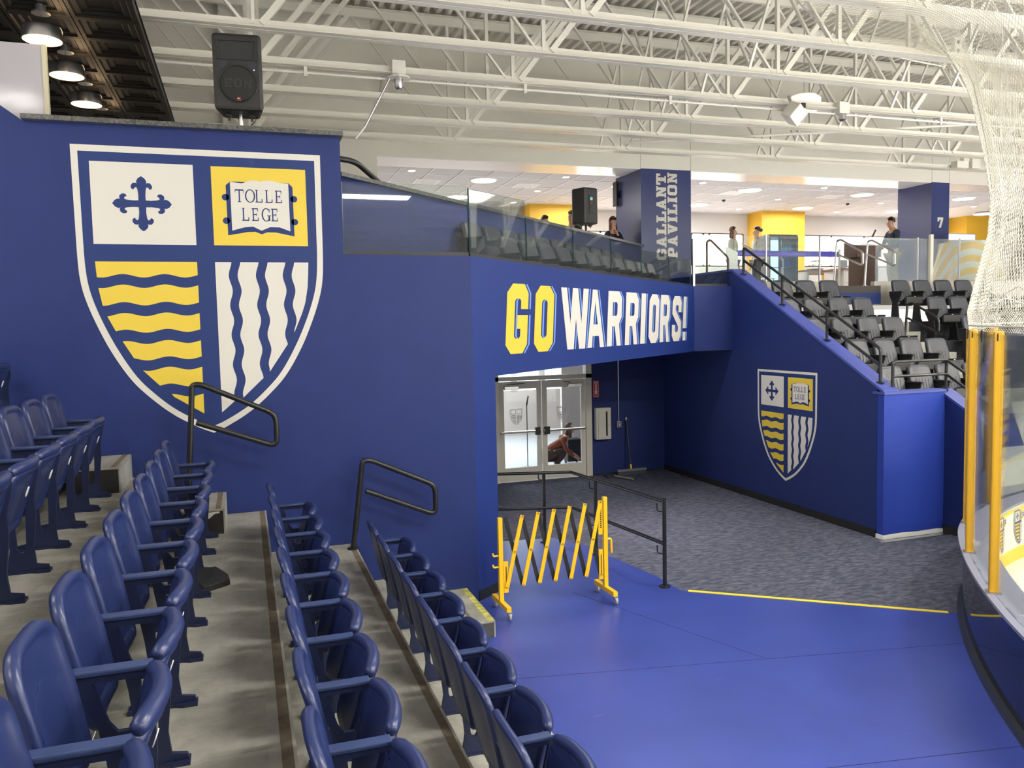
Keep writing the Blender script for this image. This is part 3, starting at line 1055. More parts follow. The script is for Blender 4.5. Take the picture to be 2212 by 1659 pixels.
def shell(half, prof, fn, cols=5):
    """closed shell: rings of the mirrored half outline, inset/depth pairs from back to front, mapped by fn(u, h, d)"""
    loopR = half
    zc = (half[0][1] + half[-1][1]) / 2
    vs, fs = [], []
    rings = []
    full = [(x, z) for x, z in loopR] + [(-x, z) for x, z in reversed(loopR)]
    n = len(full)
    # outward normals of the loop
    nrm = []
    for i in range(n):
        a, b = full[i - 1], full[(i + 1) % n]
        dx, dz = b[0] - a[0], b[1] - a[1]
        l = math.hypot(dx, dz) or 1
        nrm.append((dz / l, -dx / l))
    for ins, d in prof:
        base = len(vs)
        for (x, z), (nx, nz) in zip(full, nrm):
            vs.append(fn(x - nx * ins, z - nz * ins, d))
        rings.append(base)
    for a, b in zip(rings, rings[1:]):
        for i in range(n):
            j = (i + 1) % n
            fs.append((a + i, a + j, b + j, b + i))
    m = len(loopR)
    for base, (ins, d) in ((rings[0], prof[0]), (rings[-1], prof[-1])):
        grid = []
        for i in range(m):
            r = base + i
            l = base + n - 1 - i
            x0, z0 = full[i][0] - nrm[i][0] * ins, full[i][1] - nrm[i][1] * ins
            x1, z1 = full[n - 1 - i][0] - nrm[n - 1 - i][0] * ins, full[n - 1 - i][1] - nrm[n - 1 - i][1] * ins
            row = [r]
            for c in range(1, cols):
                t = c / cols
                vs.append(fn(x0 + (x1 - x0) * t, z0 + (z1 - z0) * t, d))
                row.append(len(vs) - 1)
            row.append(l)
            grid.append(row)
        for ra, rb in zip(grid, grid[1:]):
            for c in range(cols):
                fs.append((ra[c], ra[c + 1], rb[c + 1], rb[c]))
    return vs, fs


def make_blue_seat():
    t = thing('stadium_seat', 'x', 'seat', group='blue folding stadium seats')
    # local: x along the row, y forward, z up; origin at the back line, middle of the seat
    hb = outline(.215, .238, .236, .40, .90, .125, .05)

    def fb(u, h, d):
        return (u, .135 - .110 * (h / .50) + d + .30 * u * u, .40 + h)
    v, f_ = shell(hb, [(.035, -.016), (.012, -.022), (.0, -.010), (-.002, .008), (.006, .020), (.020, .024), (.036, .014), (.048, .006)], fb)
    MB().add(v, f_).build('backrest', SEATB, t, smooth=True, angle=70)
    arch = [(.12, 0)] + [(.135, .06), (.145, .15)] + [(.145 * math.cos(a), .15 + .13 * math.sin(a)) for a in [i * math.pi / 16 for i in range(1, 8)]] + [(.02, .28)]
    v, f_ = shell([(.02, 0)] + arch, [(.0, .004), (.0, .009), (.006, .0105)], lambda u, h, d: fb(u, h + .07, d))
    MB().add(v, f_).build('lumbar_panel', SEATB, t, smooth=True, angle=50)
    hp = outline(.20, .220, .228, .0, .37, .06, .07)

    def fp(u, h, d):
        k = (h / .37)
        return (u, .245 + .095 * k + .045 * (1 - (u / .23) ** 2) * k + d * .96, .305 + .355 * k - d * .26)
    v, f_ = shell(hp, [(.05, -.018), (.02, -.012), (.004, -.012), (-.004, .0), (.0, .028), (.012, .038), (.03, .036), (.045, .024)], fp)
    pan = MB().add(v, f_).build('seat_pan', SEATB, t, smooth=True, angle=70)
    # thick rolled lip
    lip = []
    for i in range(13):
        u = -.222 + .444 * i / 12
        lip.append((u, .352 + .045 * (1 - (u / .23) ** 2), .672 - .012 * (abs(u) / .222) ** 4))
    e0, e1 = Vector(lip[0]), Vector(lip[-1])
    lip = [e0 + Vector((-.012, -.004, -.002)), e0 + Vector((-.008, -.003, 0))] + lip + [e1 + Vector((.008, -.003, 0)), e1 + Vector((.012, -.004, -.002))]
    MB().tube(lip, [.006, .018, .026] + [.031] * 11 + [.026, .018, .006], 12).build('front_lip', SEATB, pan, smooth=True)
    pl = MB().lathe([(.024, .0), (.024, .004)], (0, 0, 0), 14, 'y').build('number_plate', PLATE, pan)
    pl.location = (0, .372, .52)
    pl.rotation_euler = (math.radians(-20), 0, 0)
    pl.scale = (.8, 1, 1.25)
    MB().box((-.008, .004, -.010), (.002, .0055, .010)).box((.004, .004, -.010), (.009, .0055, .010)).build('number', INK, pl)

    def standard(x):
        m = MB()
        out = [(.085, .648), (.365, .648), (.375, .60), (.345, .46), (.345, .34), (.325, .14), (.335, .05), (.395, .04), (.405, 0), (.10, 0), (.10, .03), (.19, .05), (.205, .14), (.185, .34), (.165, .46), (.10, .60)]
        h1 = [(.155, .615), (.335, .615), (.300, .47), (.275, .435), (.225, .435), (.200, .47)]
        h2 = [(.232, .385), (.295, .385), (.288, .15), (.272, .12), (.252, .12), (.240, .15)]
        m.poly([out, h1, h2], (x - .011, 0, 0), (0, 1, 0), (0, 0, 1), .022)
        s = m.build('standard', SEATD, t)
        MB().bbox((x - .029, .08, .645), (x + .029, .345, .664), .006).build('armrest', mat('blue_armrest', (0.024, 0.042, 0.125), .4), s)
        MB().poly([[(-.035, .10), (.035, .10), (.03, .17), (.018, .2), (.018, .3), (.035, .34), (.035, .405), (-.035, .405), (-.035, .34), (-.018, .3), (-.018, .2), (-.03, .17)]], (x, 0, 0), (1, 0, 0), (0, 1, 0), .016).build('foot', SEATD, s)
        MB().lathe([(.011, .016), (.011, .028), (.006, .031)], (x - .024, .372, 0), 8).build('floor_bolt', CHROME, s)
        for z_, y_ in ((.60, .128), (.46, .165)):
            MB().lathe([(.009, 0), (.009, .014)], (x - .030, y_, z_), 8, 'x').build('bolt', CHROME, s)
        return s
    standard(SP / 2)
    return t, standard


seat0, mkstd = make_blue_seat()
ends = []
first = True
for r, (yend, yfar) in enumerate([(7.40, 1.2), (7.40, 1.0), (7.40, 1.0), (7.40, 2.5), (8.15, 5.7)]):
    n = int((yend - yfar) / SP)
    for k in range(n):
        lab = 'blue folding stadium seat, %s from the wall in the %s row' % (ORD[k], RW[r])
        if k == 0:
            lab = 'blue folding stadium seat at the aisle end of the %s row' % RW[r]
        loc = (X0[r], yend - SP * (k + .5), ZT[r])
        if first:
            seat0.location = loc
            seat0.rotation_euler = (0, 0, -math.pi / 2)
            seat0['label'] = lab
            first = False
            s = seat0
        else:
            s = dup(seat0, loc, -math.pi / 2, lab)
        if k == 0:
            ends.append(s)
src = [c for c in seat0.children if c.name.startswith('standard')][0]
for s in ends:
    c = src.copy()
    COL.objects.link(c)
    c.parent = s
    c.location = (-SP, 0, 0)
    for g in src.children:
        d = g.copy()
        COL.objects.link(d)
        d.parent = c


# ------------------------------------------------------------------ black aisle handrails by the wall
def handrail(pts, foot, r, label):
    t = thing('aisle_handrail', label, 'handrail', (0, 0, 0), group='looped aisle handrails')
    MB().tube(fillet(pts, .085, 6), r, 10).build('rail', BLACKM, t, smooth=True)
    MB().lathe([(.06, 0), (.06, .012), (.03, .018)], foot, 14).build('base_flange', BLACKM, t)


handrail([(-.555, 8.0, 1.444), (-.475, 8.0, 2.53), (-.40, 8.0, 2.53), (.262, 8.0, 2.215), (.262, 8.0, 1.90), (-.455, 8.0, 2.175)], (-.555, 8.0, 1.444), .027, 'black looped handrail over the tip of the large shield')
handrail([(.965, 8.1, .79), (1.088, 8.1, 1.685), (1.17, 8.1, 1.685), (1.83, 8.1, 1.375), (1.83, 8.1, 1.06), (1.11, 8.1, 1.375)], (.965, 8.1, .79), .027, 'black looped handrail beside the second platform on the plain blue wall')

# ------------------------------------------------------------------ tunnel: doors, wall fittings, broom
dr = thing('door_1', 'pair of beige framed glass doors at the end of the tunnel', 'door', (0, 0, 0))
dr['kind'] = 'structure'
del dr['category']
f = MB()
for a, b, c, d in [(4.48, 4.58, 0, 2.40), (6.40, 6.52, 0, 2.40), (4.48, 6.52, 1.97, 2.05), (4.48, 6.52, 2.34, 2.42)]:
    f.box((a, YB - .03, c), (b, YB + .12, d))
f.build('frame', FRAMEA, dr)
MB().box((4.58, YB + .04, 2.05), (6.40, YB + .05, 2.34)).build('transom_pane', DOORGL, dr)
MATS['etched'] = mat('etched_film', (0.62, 0.60, 0.60), .7)
for x0, x1, hx in ((4.59, 5.455, 5.36), (5.475, 6.39, 5.56)):
    L = MB()
    gx0, gx1 = x0 + .10, x1 - .09
    for a, b, c, d in [(x0, gx0, .012, 1.955), (gx1, x1, .012, 1.955), (gx0, gx1, .012, .275), (gx0, gx1, 1.81, 1.955)]:
        L.box((a, YB, c), (b, YB + .045, d))
    lf = L.build('door_leaf', FRAMEA, dr)
    MB().box((gx0, YB + .018, .275), (gx1, YB + .026, 1.81)).build('pane', DOORGL, lf)
    MB().bbox((x0 + .02, YB - .055, .952), (x1 - .02, YB - .02, 1.0), .012).build('push_bar', STEEL, lf)
    MB().bbox((hx - .05, YB - .065, .90), (hx + .05, YB, 1.05), .008).build('latch_box', BLACKP, lf)
    cx = x0 + .10 if x0 < 5 else x1 - .38
    MB().bbox((cx, YB - .07, 1.80), (cx + .29, YB - .005, 1.87), .006).build('closer', STEEL, lf)
    MB().bar((cx + .05, YB - .05, 1.90), (cx + .42 if x0 < 5 else cx - .08, YB - .02, 1.915), .02, .012).build('closer_arm', BLACKP, lf)
for cx, lab in ((4.94, 'grey etched school shield on the left tunnel door pane'), (5.91, 'grey etched school shield on the right tunnel door pane')):
    kk = .118
    shield('door_decal', lab, Vector((cx, YB + .016, 1.245 - 2.033 * kk - .14)), Vector((kk, 0, 0)), Vector((0, 0, kk)), pale=True)
# red sign with arrow
sg = thing('extinguisher_sign', 'small red fire extinguisher sign with a white down arrow', 'sign', (6.56, YB - .001, 1.57))
MB().box((0, -.012, 0), (.125, 0, .335)).build('panel', RED, sg)
MB().poly([[(.012, .012), (.113, .012), (.113, .323), (.012, .323)], [(.018, .018), (.107, .018), (.107, .317), (.018, .317)]], (0, -.012, 0), (1, 0, 0), (0, 0, 1), .001).build('border', DECAL_WHITE, sg)
MB().poly([[(.05, .28), (.075, .28), (.075, .12), (.095, .12), (.0625, .04), (.03, .12), (.05, .12)]], (0, -.012, 0), (1, 0, 0), (0, 0, 1), .001).build('arrow', DECAL_WHITE, sg)
m = MB()
for i, ch in enumerate(BLK):
    pass
for i in range(4):
    m.box((.03 + i * .017, -.0132, .288), (.042 + i * .017, -.012, .305))
m.build('print', DECAL_WHITE, sg, False)['kind'] = 'stuff'
cb = thing('extinguisher_cabinet', 'white recessed fire extinguisher cabinet with a dark slot window', 'cabinet', (6.575, YB, .73))
MB().bbox((0, -.12, 0), (.32, 0, .63), .006).build('body', FRAMEA, cb)
dd = MB().bbox((.035, -.135, .02), (.305, -.12, .61), .005).build('door', FRAMEA, cb)
MB().box((.20, -.139, .07), (.235, -.135, .56)).build('slot_window', BLACKG, dd)
MB().lathe([(.009, 0), (.009, .012)], (.262, -.147, .28), 8, 'y').build('lock', STEEL, dd)
cd = thing('conduit', 'thin white conduit running down to a switch box on the blue tunnel end wall', 'conduit', (7.115, YB, 0))
MB().tube([(0, -.015, 2.5), (0, -.015, 1.05)], .011, 8).build('pipe', STEEL, cd)
MB().bbox((-.055, -.05, .93), (.055, -.001, 1.06), .006).build('switch_box', STEEL, cd)
MB().box((-.012, -.056, .975), (.012, -.05, 1.015)).build('switch', DECAL_WHITE, cd)
br = thing('push_broom', 'push broom with a black handle leaning on the tunnel end wall', 'broom', (7.28, 14.36, 0))
MB().tube([(0, 0, .10), (-.006, .19, 1.10)], .014, 8).build('handle', BLACKM, br, smooth=True)
MB().tube([(-.006, .19, 1.07), (-.0065, .196, 1.13)], .018, 8).build('grip', DECAL_WHITE, br)
MB().bbox((-.31, -.035, .07), (.33, .035, .115), .008).build('head', mat('grey_broom_block', (.16, .17, .19), .7), br)
MB().box((-.30, -.03, .0), (.32, .03, .07)).build('bristles', mat('dark_bristle', (.05, .055, .07), .9, noise=.4, nscale=60), br)
MB().tube([(0, 0, .10), (-.001, .025, .2)], .02, 8).build('socket', YEL, br)
dp = thing('dust_pan', 'dark dust pan lying at the foot of the tunnel end wall', 'dust pan', (6.83, 14.30, 0))
MB().poly([[(-.16, -.15), (.14, -.17), (.16, .16), (-.12, .14)]], (0, 0, .012), (1, 0, 0), (0, 1, 0), .012).build('tray', mat('olive_plastic', (.045, .05, .04), .6), dp)
MB().tube([(.0, -.1, .03), (.18, -.55, .03)], .02, 8).build('handle', mat('grey_plastic', (.22, .22, .2), .6), dp)

# ------------------------------------------------------------------ black pipe railing round the ramp
rl = thing('pipe_railing', 'black two-bar pipe railing around the raised edge of the blue floor', 'railing', (0, 0, 0))
A_, B_, C_ = Vector((2.70, 10.55, 0)), Vector((4.20, 10.12, 0)), Vector((4.45, 7.97, 0))
for z in (.99, .50):
    zz = Vector((0, 0, z))
    MB().tube([A_ + zz, B_ + zz, C_ + zz], .022, 10).build('rail', BLACKM, rl, smooth=True)
for p in (Vector((3.87, 10.30, 0)), Vector((4.275, 9.47, 0)), C_):
    MB().tube([p, p + Vector((0, 0, 1.03 if p is C_ else 1.0))], .024, 10).build('post', BLACKM, rl, smooth=True)
    MB().lathe([(.065, 0), (.065, .012), (.03, .02)], p, 14).build('base_flange', BLACKM, rl)
    for z in (.93, .44):
        q = p + Vector((-.05, .08, z))
        MB().tube(fillet([p + Vector((0, 0, z - .06)), q + Vector((0, 0, -.06)), q + Vector((0, 0, .03))], .03), .008, 6).build('bracket', BLACKM, rl, smooth=True)

# ------------------------------------------------------------------ yellow expanding barrier
bx = thing('expanding_barrier', 'yellow and black expanding lattice barrier on castors', 'barrier', (0, 0, 0))
P0, P1 = Vector((2.45, 7.85, 0)), Vector((3.665, 7.88, 0))
ax = (P1 - P0).normalized()
sd = Vector((-ax.y, ax.x, 0))
for p, hgt in ((P0, 1.02), (P1, 1.13)):
    MB().bar(p + Vector((0, 0, .13)), p + Vector((0, 0, hgt)), .045, .045, up=sd).build('post', YEL, bx)
    base = MB().bar(p - sd * .24 + Vector((0, 0, .115)), p + sd * .24 + Vector((0, 0, .115)), .05, .05).build('foot_bar', YEL, bx)
    for s_ in (-1, 1):
        c = p + sd * .225 * s_
        cs = MB().lathe([(.036, -.013), (.04, -.008), (.04, .008), (.036, .013)], (c.x + .01, c.y, .04), 14, 'x').build('castor', mat('grey_castor', (.35, .35, .36), .4), bx)
        MB().box((c.x - .012, c.y - .02, .055), (c.x + .032, c.y + .02, .092)).build('castor_fork', STEEL, cs)
    q = p + ax * (.055 if p is P0 else -.055)
    MB().bar(q + Vector((0, 0, .22)), q + Vector((0, 0, .55)), .05, .025, up=sd).build('slide_plate', YEL, bx)
    MB().bar(q - sd * .0145 + Vector((0, 0, .27)), q - sd * .0145 + Vector((0, 0, .50)), .008, .003, up=sd).build('slot', INK, bx)
MB().bar(P1 - ax * .055 + Vector((0, 0, .72)), P1 - ax * .055 + Vector((0, 0, 1.09)), .05, .02, up=sd).build('name_plate', YEL, bx)
m = MB()
for i in range(11):
    z = .80 + i * .021
    m.bar(P1 - ax * .055 - sd * .011 + Vector((-.008, 0, z)), P1 - ax * .055 - sd * .011 + Vector((.010, 0, z + .003)), .012, .001, up=sd)
m.build('name_print', INK, bx)['kind'] = 'stuff'
MB().tube(fillet([P1 + ax * .02 + Vector((0, 0, .66)), P1 + ax * .075 + Vector((0, 0, .66)), P1 + ax * .08 + Vector((0, 0, .50))], .03), .012, 8).build('hook', YEL, bx, smooth=True)
for z in (.62, .50):
    MB().tube(fillet([P0 - ax * .02 + Vector((0, 0, z)), P0 - ax * .08 + Vector((0, 0, z)), P0 - ax * .085 + Vector((0, 0, z + .03))], .015), .010, 8).build('hook', YEL, bx, smooth=True)
NB = 6
pit_ = ((P1 - ax * .06) - (P0 + ax * .06)).length / NB
for i in range(NB):
    t0, t1 = P0 + ax * (.06 + pit_ * i), P0 + ax * (.06 + pit_ * (i + 1))
    lo, hi = .28, 1.02 + .08 * (i / NB)
    yb = MB().bar(t0 + sd * -.022 + Vector((0, 0, lo)), t1 + sd * -.022 + Vector((0, 0, hi + .012)), .042, .010, up=sd)
    yb.build('yellow_slat', YEL, bx)
    bb = MB().bar(t0 + sd * .0 + Vector((0, 0, hi - .0)), t1 + sd * .0 + Vector((0, 0, lo)), .042, .010, up=sd)
    bb.build('black_slat', BLACKP, bx)
    for p, z in ((t1, hi), (t1, lo), ((t0 + t1) / 2, (lo + hi) / 2)):
        c = p - sd * .034 + Vector((0, 0, z))
        MB().lathe([(.012, 0), (.012, .008)], (c.x, c.y, c.z), 8, 'y').build('rivet', mat('dull_rivet', (.45, .33, .05), .4, .5), bx)

# ------------------------------------------------------------------ glass guards on the angled wall
gi = 0


def pane(p, q, z0, z1, zq0=None):
    global gi
    p, q = Vector(p), Vector(q)
    d = (q - p).normalized()
    n_ = Vector((d.y, -d.x, 0))
    t = thing('glass_guard_panel', GLAB[gi], 'glass panel', (0, 0, 0), group='glass guard panels above the blue walls')
    gi += 1
    zq0 = z0 if zq0 is None else zq0
    L = (q - p).length
    MB().poly([[(.008, z0), (L - .008, zq0), (L - .008, z1), (.008, z1)]], p, d, (0, 0, 1), .012).build('pane', GLASS, t)
    MB().poly([[(0, z0), (.010, z0), (.010, z1), (0, z1)]], p, d, (0, 0, 1), .014, -.001).build('edge', GEDGE, t)
    MB().poly([[(0, z0 - .02), (L, zq0 - .02), (L, zq0 + .02), (0, z0 + .02)]], p, d, (0, 0, 1), .03, -.009).build('shoe', BLACKP, t)


GLAB = ['wide clear glass guard pane nearest the tall shield wall', 'clear glass guard pane above the G of the slogan', 'clear glass guard pane above the letter O of GO', 'clear glass guard pane above the letter W', 'clear glass guard pane above the first R of the slogan',
        'clear glass guard pane above the letters I and O of WARRIORS', 'clear glass guard pane above the exclamation mark', 'clear glass guard pane above the short fascia beside the tunnel wall']


def fz(s):
    return 3.775 - .135 * s / FL


pane((1.0, YW + .03, 0), (2.32, YW + .03, 0), 3.79, 4.51)
ss = [(.01, 1.12, 4.485), (1.12, 2.228, 4.285), (2.228, 3.288, 4.24), (3.288, 4.27, 4.185), (4.27, 5.30, 4.12), (5.30, 6.26, 4.09)]
for a, b, zt in ss:
    pane(FA + FD * a - FN * .03, FA + FD * b - FN * .03, fz(a) + .01, zt, fz(b) + .01)
pane((FE.x + .02, FE.y + .03, 0), (XT - .1, FE.y + .03, 0), 3.66, 4.26)
tag(MB().box((FE.x - .02, FE.y, 3.64), (FE.x + .02, FE.y + .04, 4.45)).build('guard_post', STEEL), 'slim steel post between glass panes at the end of the angled wall', 'post')

# drink-rail wall with granite cap behind the upper seats
Ca, Cb = Vector((1.06, 9.13, 0)), Vector((8.40, 15.96, 0))
cdv = (Cb - Ca).normalized()
cn = Vector((cdv.y, -cdv.x, 0))
struct(MB().poly([[(0, 3.0), ((Cb - Ca).length, 3.0), ((Cb - Ca).length, 4.71), (0, 4.71)]], Ca, cdv, (0, 0, 1), -.12).build('wall_drink_rail', WALL))
tag(MB().poly([[(0, 0), ((Cb - Ca).length, 0), ((Cb - Ca).length, .34), (0, .34)]], Ca + cn * .06 + Vector((0, 0, 4.71)), cdv, Vector((-cn.x, -cn.y, 0)), .045).build('granite_drink_rail', GRANITE), 'dark granite drink rail running behind the upper grey seats to the lettered column', 'drink rail')
hr = thing('stair_handrail', 'black pipe handrail descending from the tall wall behind the glass', 'handrail', (0, 0, 0))
MB().tube(fillet([(.95, 9.6, 5.02), (1.35, 9.8, 5.02), (2.10, 10.55, 4.62), (2.10, 10.55, 3.9)], .12), .034, 10).build('rail', BLACKM, hr, smooth=True)
MB().lathe([(.05, 0), (.05, .03)], (2.10, 10.55, 3.69), 14).build('base_flange', BLACKM, hr)

# upper seating steps in the corner (under the grey seats behind the glass)
def corner_step(o0, o1, z, nm):
    a, b = FA - FN * .2 + FD * -.1, FE - FN * .2
    st = MB()
    pts = []
    for p, off in ((Ca, o0), (Cb, o0), (Cb, o1), (Ca, o1)):
        q = p + cn * off + (cdv * .1 if p is Ca else -cdv * 1.2)
        pts.append((q.x, q.y))
    st.poly([pts], (0, 0, z - .3), (1, 0, 0), (0, 1, 0), .3)
    return st.build(nm, mat('dark_tread', (.05, .05, .05), .7))


tag(corner_step(.02, .84, 3.60, 'corner_platform'), 'upper dark step below the drink rail behind the glass', 'platform')
q0, q1 = Ca + cdv * 1.05 + cn * .86, Cb - cdv * 1.6 + cn * .86
f0, f1 = FA - FN * .21 + FD * .15, FE - FN * .21
tag(MB().poly([[(q0.x, q0.y), (q1.x, q1.y), (f1.x, f1.y), (f0.x, f0.y)]], (0, 0, 3.0), (1, 0, 0), (0, 1, 0), .30).build('corner_platform', MATS['dark_tread']), 'lower dark step right behind the guard glass', 'platform')

# ------------------------------------------------------------------ right-hand stand
RY = [9.83 + .8375 * k for k in range(5)]
RZ = [1.42 + .38 * k for k in range(5)]
SN = ['lowest', 'second', 'third', 'fourth', 'top']
for k in range(5):
    t = thing('stand_platform', 'dark stepped platform carrying the %s row of grey seats' % SN[k], 'platform', (0, 0, 0))
    y0 = RY[k] - .66
    MB().box((8.36, y0, RZ[k] - .37), (30, y0 + .84, RZ[k])).build('tread', mat('dark_tread', (.05, .05, .05), .7), t)
    MB().box((8.36, y0 - .012, RZ[k] - .42), (30, y0, RZ[k] + .004)).build('riser', mat('dark_riser', (.02, .021, .03), .6), t)
    # pale aisle half steps
    if k > 0:
        tag(MB().bbox((11.42, y0 - .30, RZ[k] - .378), (12.45, y0 - .014, RZ[k] - .19), .006).build('stair_step', STAIRW), 'pale aisle half step leading up to the %s row of grey seats' % SN[k], 'step', 'pale stand aisle steps')
        MB().box((11.42, y0 - .013, RZ[k] - .188), (12.45, y0 + .02, RZ[k] + .002)).build('step_edge', STAIRW, t)
MB().box((11.40, 13.36, 3.32), (12.55, 13.45, 3.55)).build('riser_band', WALL, bpy.data.objects['floor_concourse'])
MB().box((11.38, 13.42, 3.53), (12.60, 13.62, 3.70)).build('floor_nosing', mat('brown_carpet_edge', (.055, .05, .045), .9), bpy.data.objects['floor_concourse'])
for a, b in ((8.2, 11.38), (12.6, 30)):
    MB().box((a, 13.60, 3.3), (b, 13.70, 3.80)).build('floor_curb', mat('beige_curb', (.5, .47, .42), .7), bpy.data.objects['floor_concourse'])


def make_grey_seat():
    t = thing('padded_seat', 'x', 'seat', group='grey padded seats')

    def fb(u, h, d):
        return (u, .14 - .14 * (h / .46) + d + .18 * u * u, .40 + h)
    hb = outline(.20, .228, .212, .40, .86, .08, .05)
    v, f_ = shell(hb, [(.02, -.035), (.0, -.025), (-.002, .0), (.004, .022), (.018, .036), (.04, .040)], fb)
    bk = MB().add(v, f_).build('backrest', GREYF, t, smooth=True, angle=70)
    for i in range(5):
        u = (i - 2) * .058
        MB().tube([fb(u * .9, .03, .041), fb(u, .14, .043), fb(u * 1.05, .25, .041)], .0055, 5).build('stitched_rib', mat('dark_stitch', (.05, .053, .065), .45), bk)
    v, f_ = shell(outline(.20, .215, .21, 0, .40, .05, .05), [(.02, -.04), (.0, -.03), (-.002, .0), (.0, .03), (.015, .045)],
                  lambda u, h, d: (u, .18 + h * .58 + d * .8, .36 + h * .42 + d * .55 - .02))
    cu_ = MB().add(v, f_).build('seat_cushion', GREYF, t, smooth=True, angle=70)
    MB().bbox((-.205, .36, .36), (.205, .425, .50), .02).build('cushion_front', GREYS, cu_)
    MB().box((-.012, .40, .505), (.03, .432, .513)).build('seat_tag', STEEL, cu_)
    st = MB().poly([[(.06, .0), (.34, .0), (.30, .06), (.26, .40), (.36, .57), (.36, .60), (.07, .60), (.05, .55), (.13, .40), (.10, .06)]], (SP / 2 - .015, 0, 0), (0, 1, 0), (0, 0, 1), .03).build('standard', BLACKS, t)
    MB().bbox((SP / 2 - .03, .05, .59), (SP / 2 + .03, .40, .625), .01).build('armrest', BLACKS, st)
    return t


gs0 = make_grey_seat()
gfirst = True


def grey(loc, rz, lab, grp=None):
    global gfirst
    if gfirst:
        gfirst = False
        gs0.location, gs0.rotation_euler, gs0['label'] = loc, (0, 0, rz), lab
        return gs0
    return dup(gs0, loc, rz, lab)


for k in range(5):
    right = [11.36, 11.465, 11.33, 11.41, 11.34][k]
    nl = 5 if k in (0, 1, 2) else 4
    for i in range(nl):
        nm = 'grey padded seat %s in the %s row left of the stand aisle' % (('beside the aisle steps',) + tuple(a + ' from the aisle steps' for a in ORD[1:]))[i:i + 1][0:1] if False else None
        pos = 'next to the aisle' if i == 0 else ORD[i] + ' from the aisle'
        grey((right - SP * (i + .5), RY[k] + .02, RZ[k]), math.pi, 'grey padded seat %s, %s row of the left block' % (pos, SN[k]))
    xr = [12.62, 12.62, 12.62, 12.66, 12.58][k]
    for i in range([7, 7, 6, 5, 5][k]):
        if k < 2:
            if i < 0:
                continue
        pos = 'next to the aisle' if i == 0 else ORD[i] + ' from the aisle'
        grey((xr + SP * (i + .5), RY[k] + .02, RZ[k]), math.pi, 'grey padded seat %s, %s row of the right block' % (pos, SN[k]))

# grey seats behind the guard glass, in two rows along the drink rail
ang = math.atan2(cn.y, cn.x) - math.pi / 2
for row, off, z, s0, n in ((0, .92, 3.30, 2.15, 11), (1, .10, 3.60, 2.6, 11)):
    for i in range(n):
        p = Ca + cdv * (s0 + SP * i) + cn * off
        grey((p.x, p.y, z), ang, 'grey padded seat behind the guard glass, %s from the left in the %s row' % (ORD[i], 'front' if row == 0 else 'rear'))

# rails of the stand
def pipe(t, pts, r=.02, nm='rail', fl=.06):
    return MB().tube(fillet(pts, fl), r, 8).build(nm, BLACKM, t, smooth=True)


sr = thing('stand_railing', 'black two-bar railing sloping along the top of the tunnel side wall', 'railing', (0, 0, 0))
xs = XT + .10
g_ = (3.935 - 2.04) / (12.14 - 8.60)


def zc(y):
    return 2.04 + (y - 8.60) * g_


pipe(sr, [(xs, 8.78, zc(8.78)), (xs, 8.78, zc(8.78) + .46), (xs, 11.95, zc(11.95) + .46), (xs, 11.95, zc(11.95))], .022)
pipe(sr, [(xs, 8.78, zc(8.78) + .23), (xs, 11.95, zc(11.95) + .24)], .022)
for y in (9.85, 10.9):
    MB().tube([(xs, y, zc(y)), (xs, y, zc(y) + .44)], .02, 8).build('post', BLACKM, sr, smooth=True)
for y in (8.78, 9.85, 10.9, 11.95):
    MB().lathe([(.06, 0), (.06, .012), (.03, .02)], (xs, y, zc(y) + .0), 14).build('base_flange', BLACKM, sr)
sr = thing('stand_railing', 'short black two-bar railing on top of the bright blue stand corner', 'railing', (0, 0, 0))
for z in (.40, .20):
    pipe(sr, ([(8.37, 8.68, 2.02)] if z > .3 else [(8.37, 8.68, 2.22)]) + ([(8.37, 8.68, 2.02 + z)] if z > .3 else []) + [(9.31, 8.68, 2.02 + z), (9.31, 7.85, 1.555 + z)], .02)
MB().tube([(9.31, 8.68, 2.02), (9.31, 8.68, 2.41)], .02, 8).build('post', BLACKM, sr, smooth=True)
for x in (8.37, 9.31):
    MB().lathe([(.055, 0), (.055, .012), (.03, .02)], (x, 8.68, 2.02), 14).build('base_flange', BLACKM, sr)


def loop_rail(x, y, z, label, m_=None, h=.92, L=.82, dr=-1):
    """hand loop standing at the aisle, sloping down towards the ice"""
    t = thing('aisle_loop_rail', label, 'handrail', (x, y, z), group='aisle loop rails of the stand')
    m_ = m_ or BLACKM
    MB().tube(fillet([(0, 0, 0), (.05, -.02, h), (.06, -.12, h + .01), (.06, -.74, h - .30), (.06, -.74, h - .56), (.04, -.05, h - .28)], .07), .021, 8).build('rail', m_, t, smooth=True)
    MB().lathe([(.05, 0), (.05, .012), (.03, .02)], (0, 0, 0), 12).build('base_flange', m_, t)


loop_rail(11.88, 12.05, RZ[3] - .19, 'black looped handrail standing in the stand aisle')
loop_rail(11.50, 13.52, 3.70, 'bright metal looped handrail left of the lectern', STEEL)
loop_rail(12.28, 13.52, 3.70, 'bright metal looped handrail right of the lectern', STEEL)

# ------------------------------------------------------------------ people
def skin_mesh(name, joints, edges, m_, parent, levels=1):
    """joints: {key: ((x,y,z), radius)}; first joint is the root"""
    bm = bmesh.new()
    lay = bm.verts.layers.skin.verify()
    vs = {}
    for i, (k, (p, r)) in enumerate(joints.items()):
        v = bm.verts.new(p)
        rr = r if isinstance(r, tuple) else (r, r)
        v[lay].radius = rr
        v[lay].use_root = (i == 0)
        vs[k] = v
    for a, b in edges:
        bm.edges.new((vs[a], vs[b]))
    me = bpy.data.meshes.new(name)
    bm.to_mesh(me)
    bm.free()
    me.materials.append(m_)
    o = link(name, me, parent)
    md = o.modifiers.new('skin', 'SKIN')
    md.use_smooth_shade = True
    sb = o.modifiers.new('subd', 'SUBSURF')
    sb.levels = sb.render_levels = levels
    return o


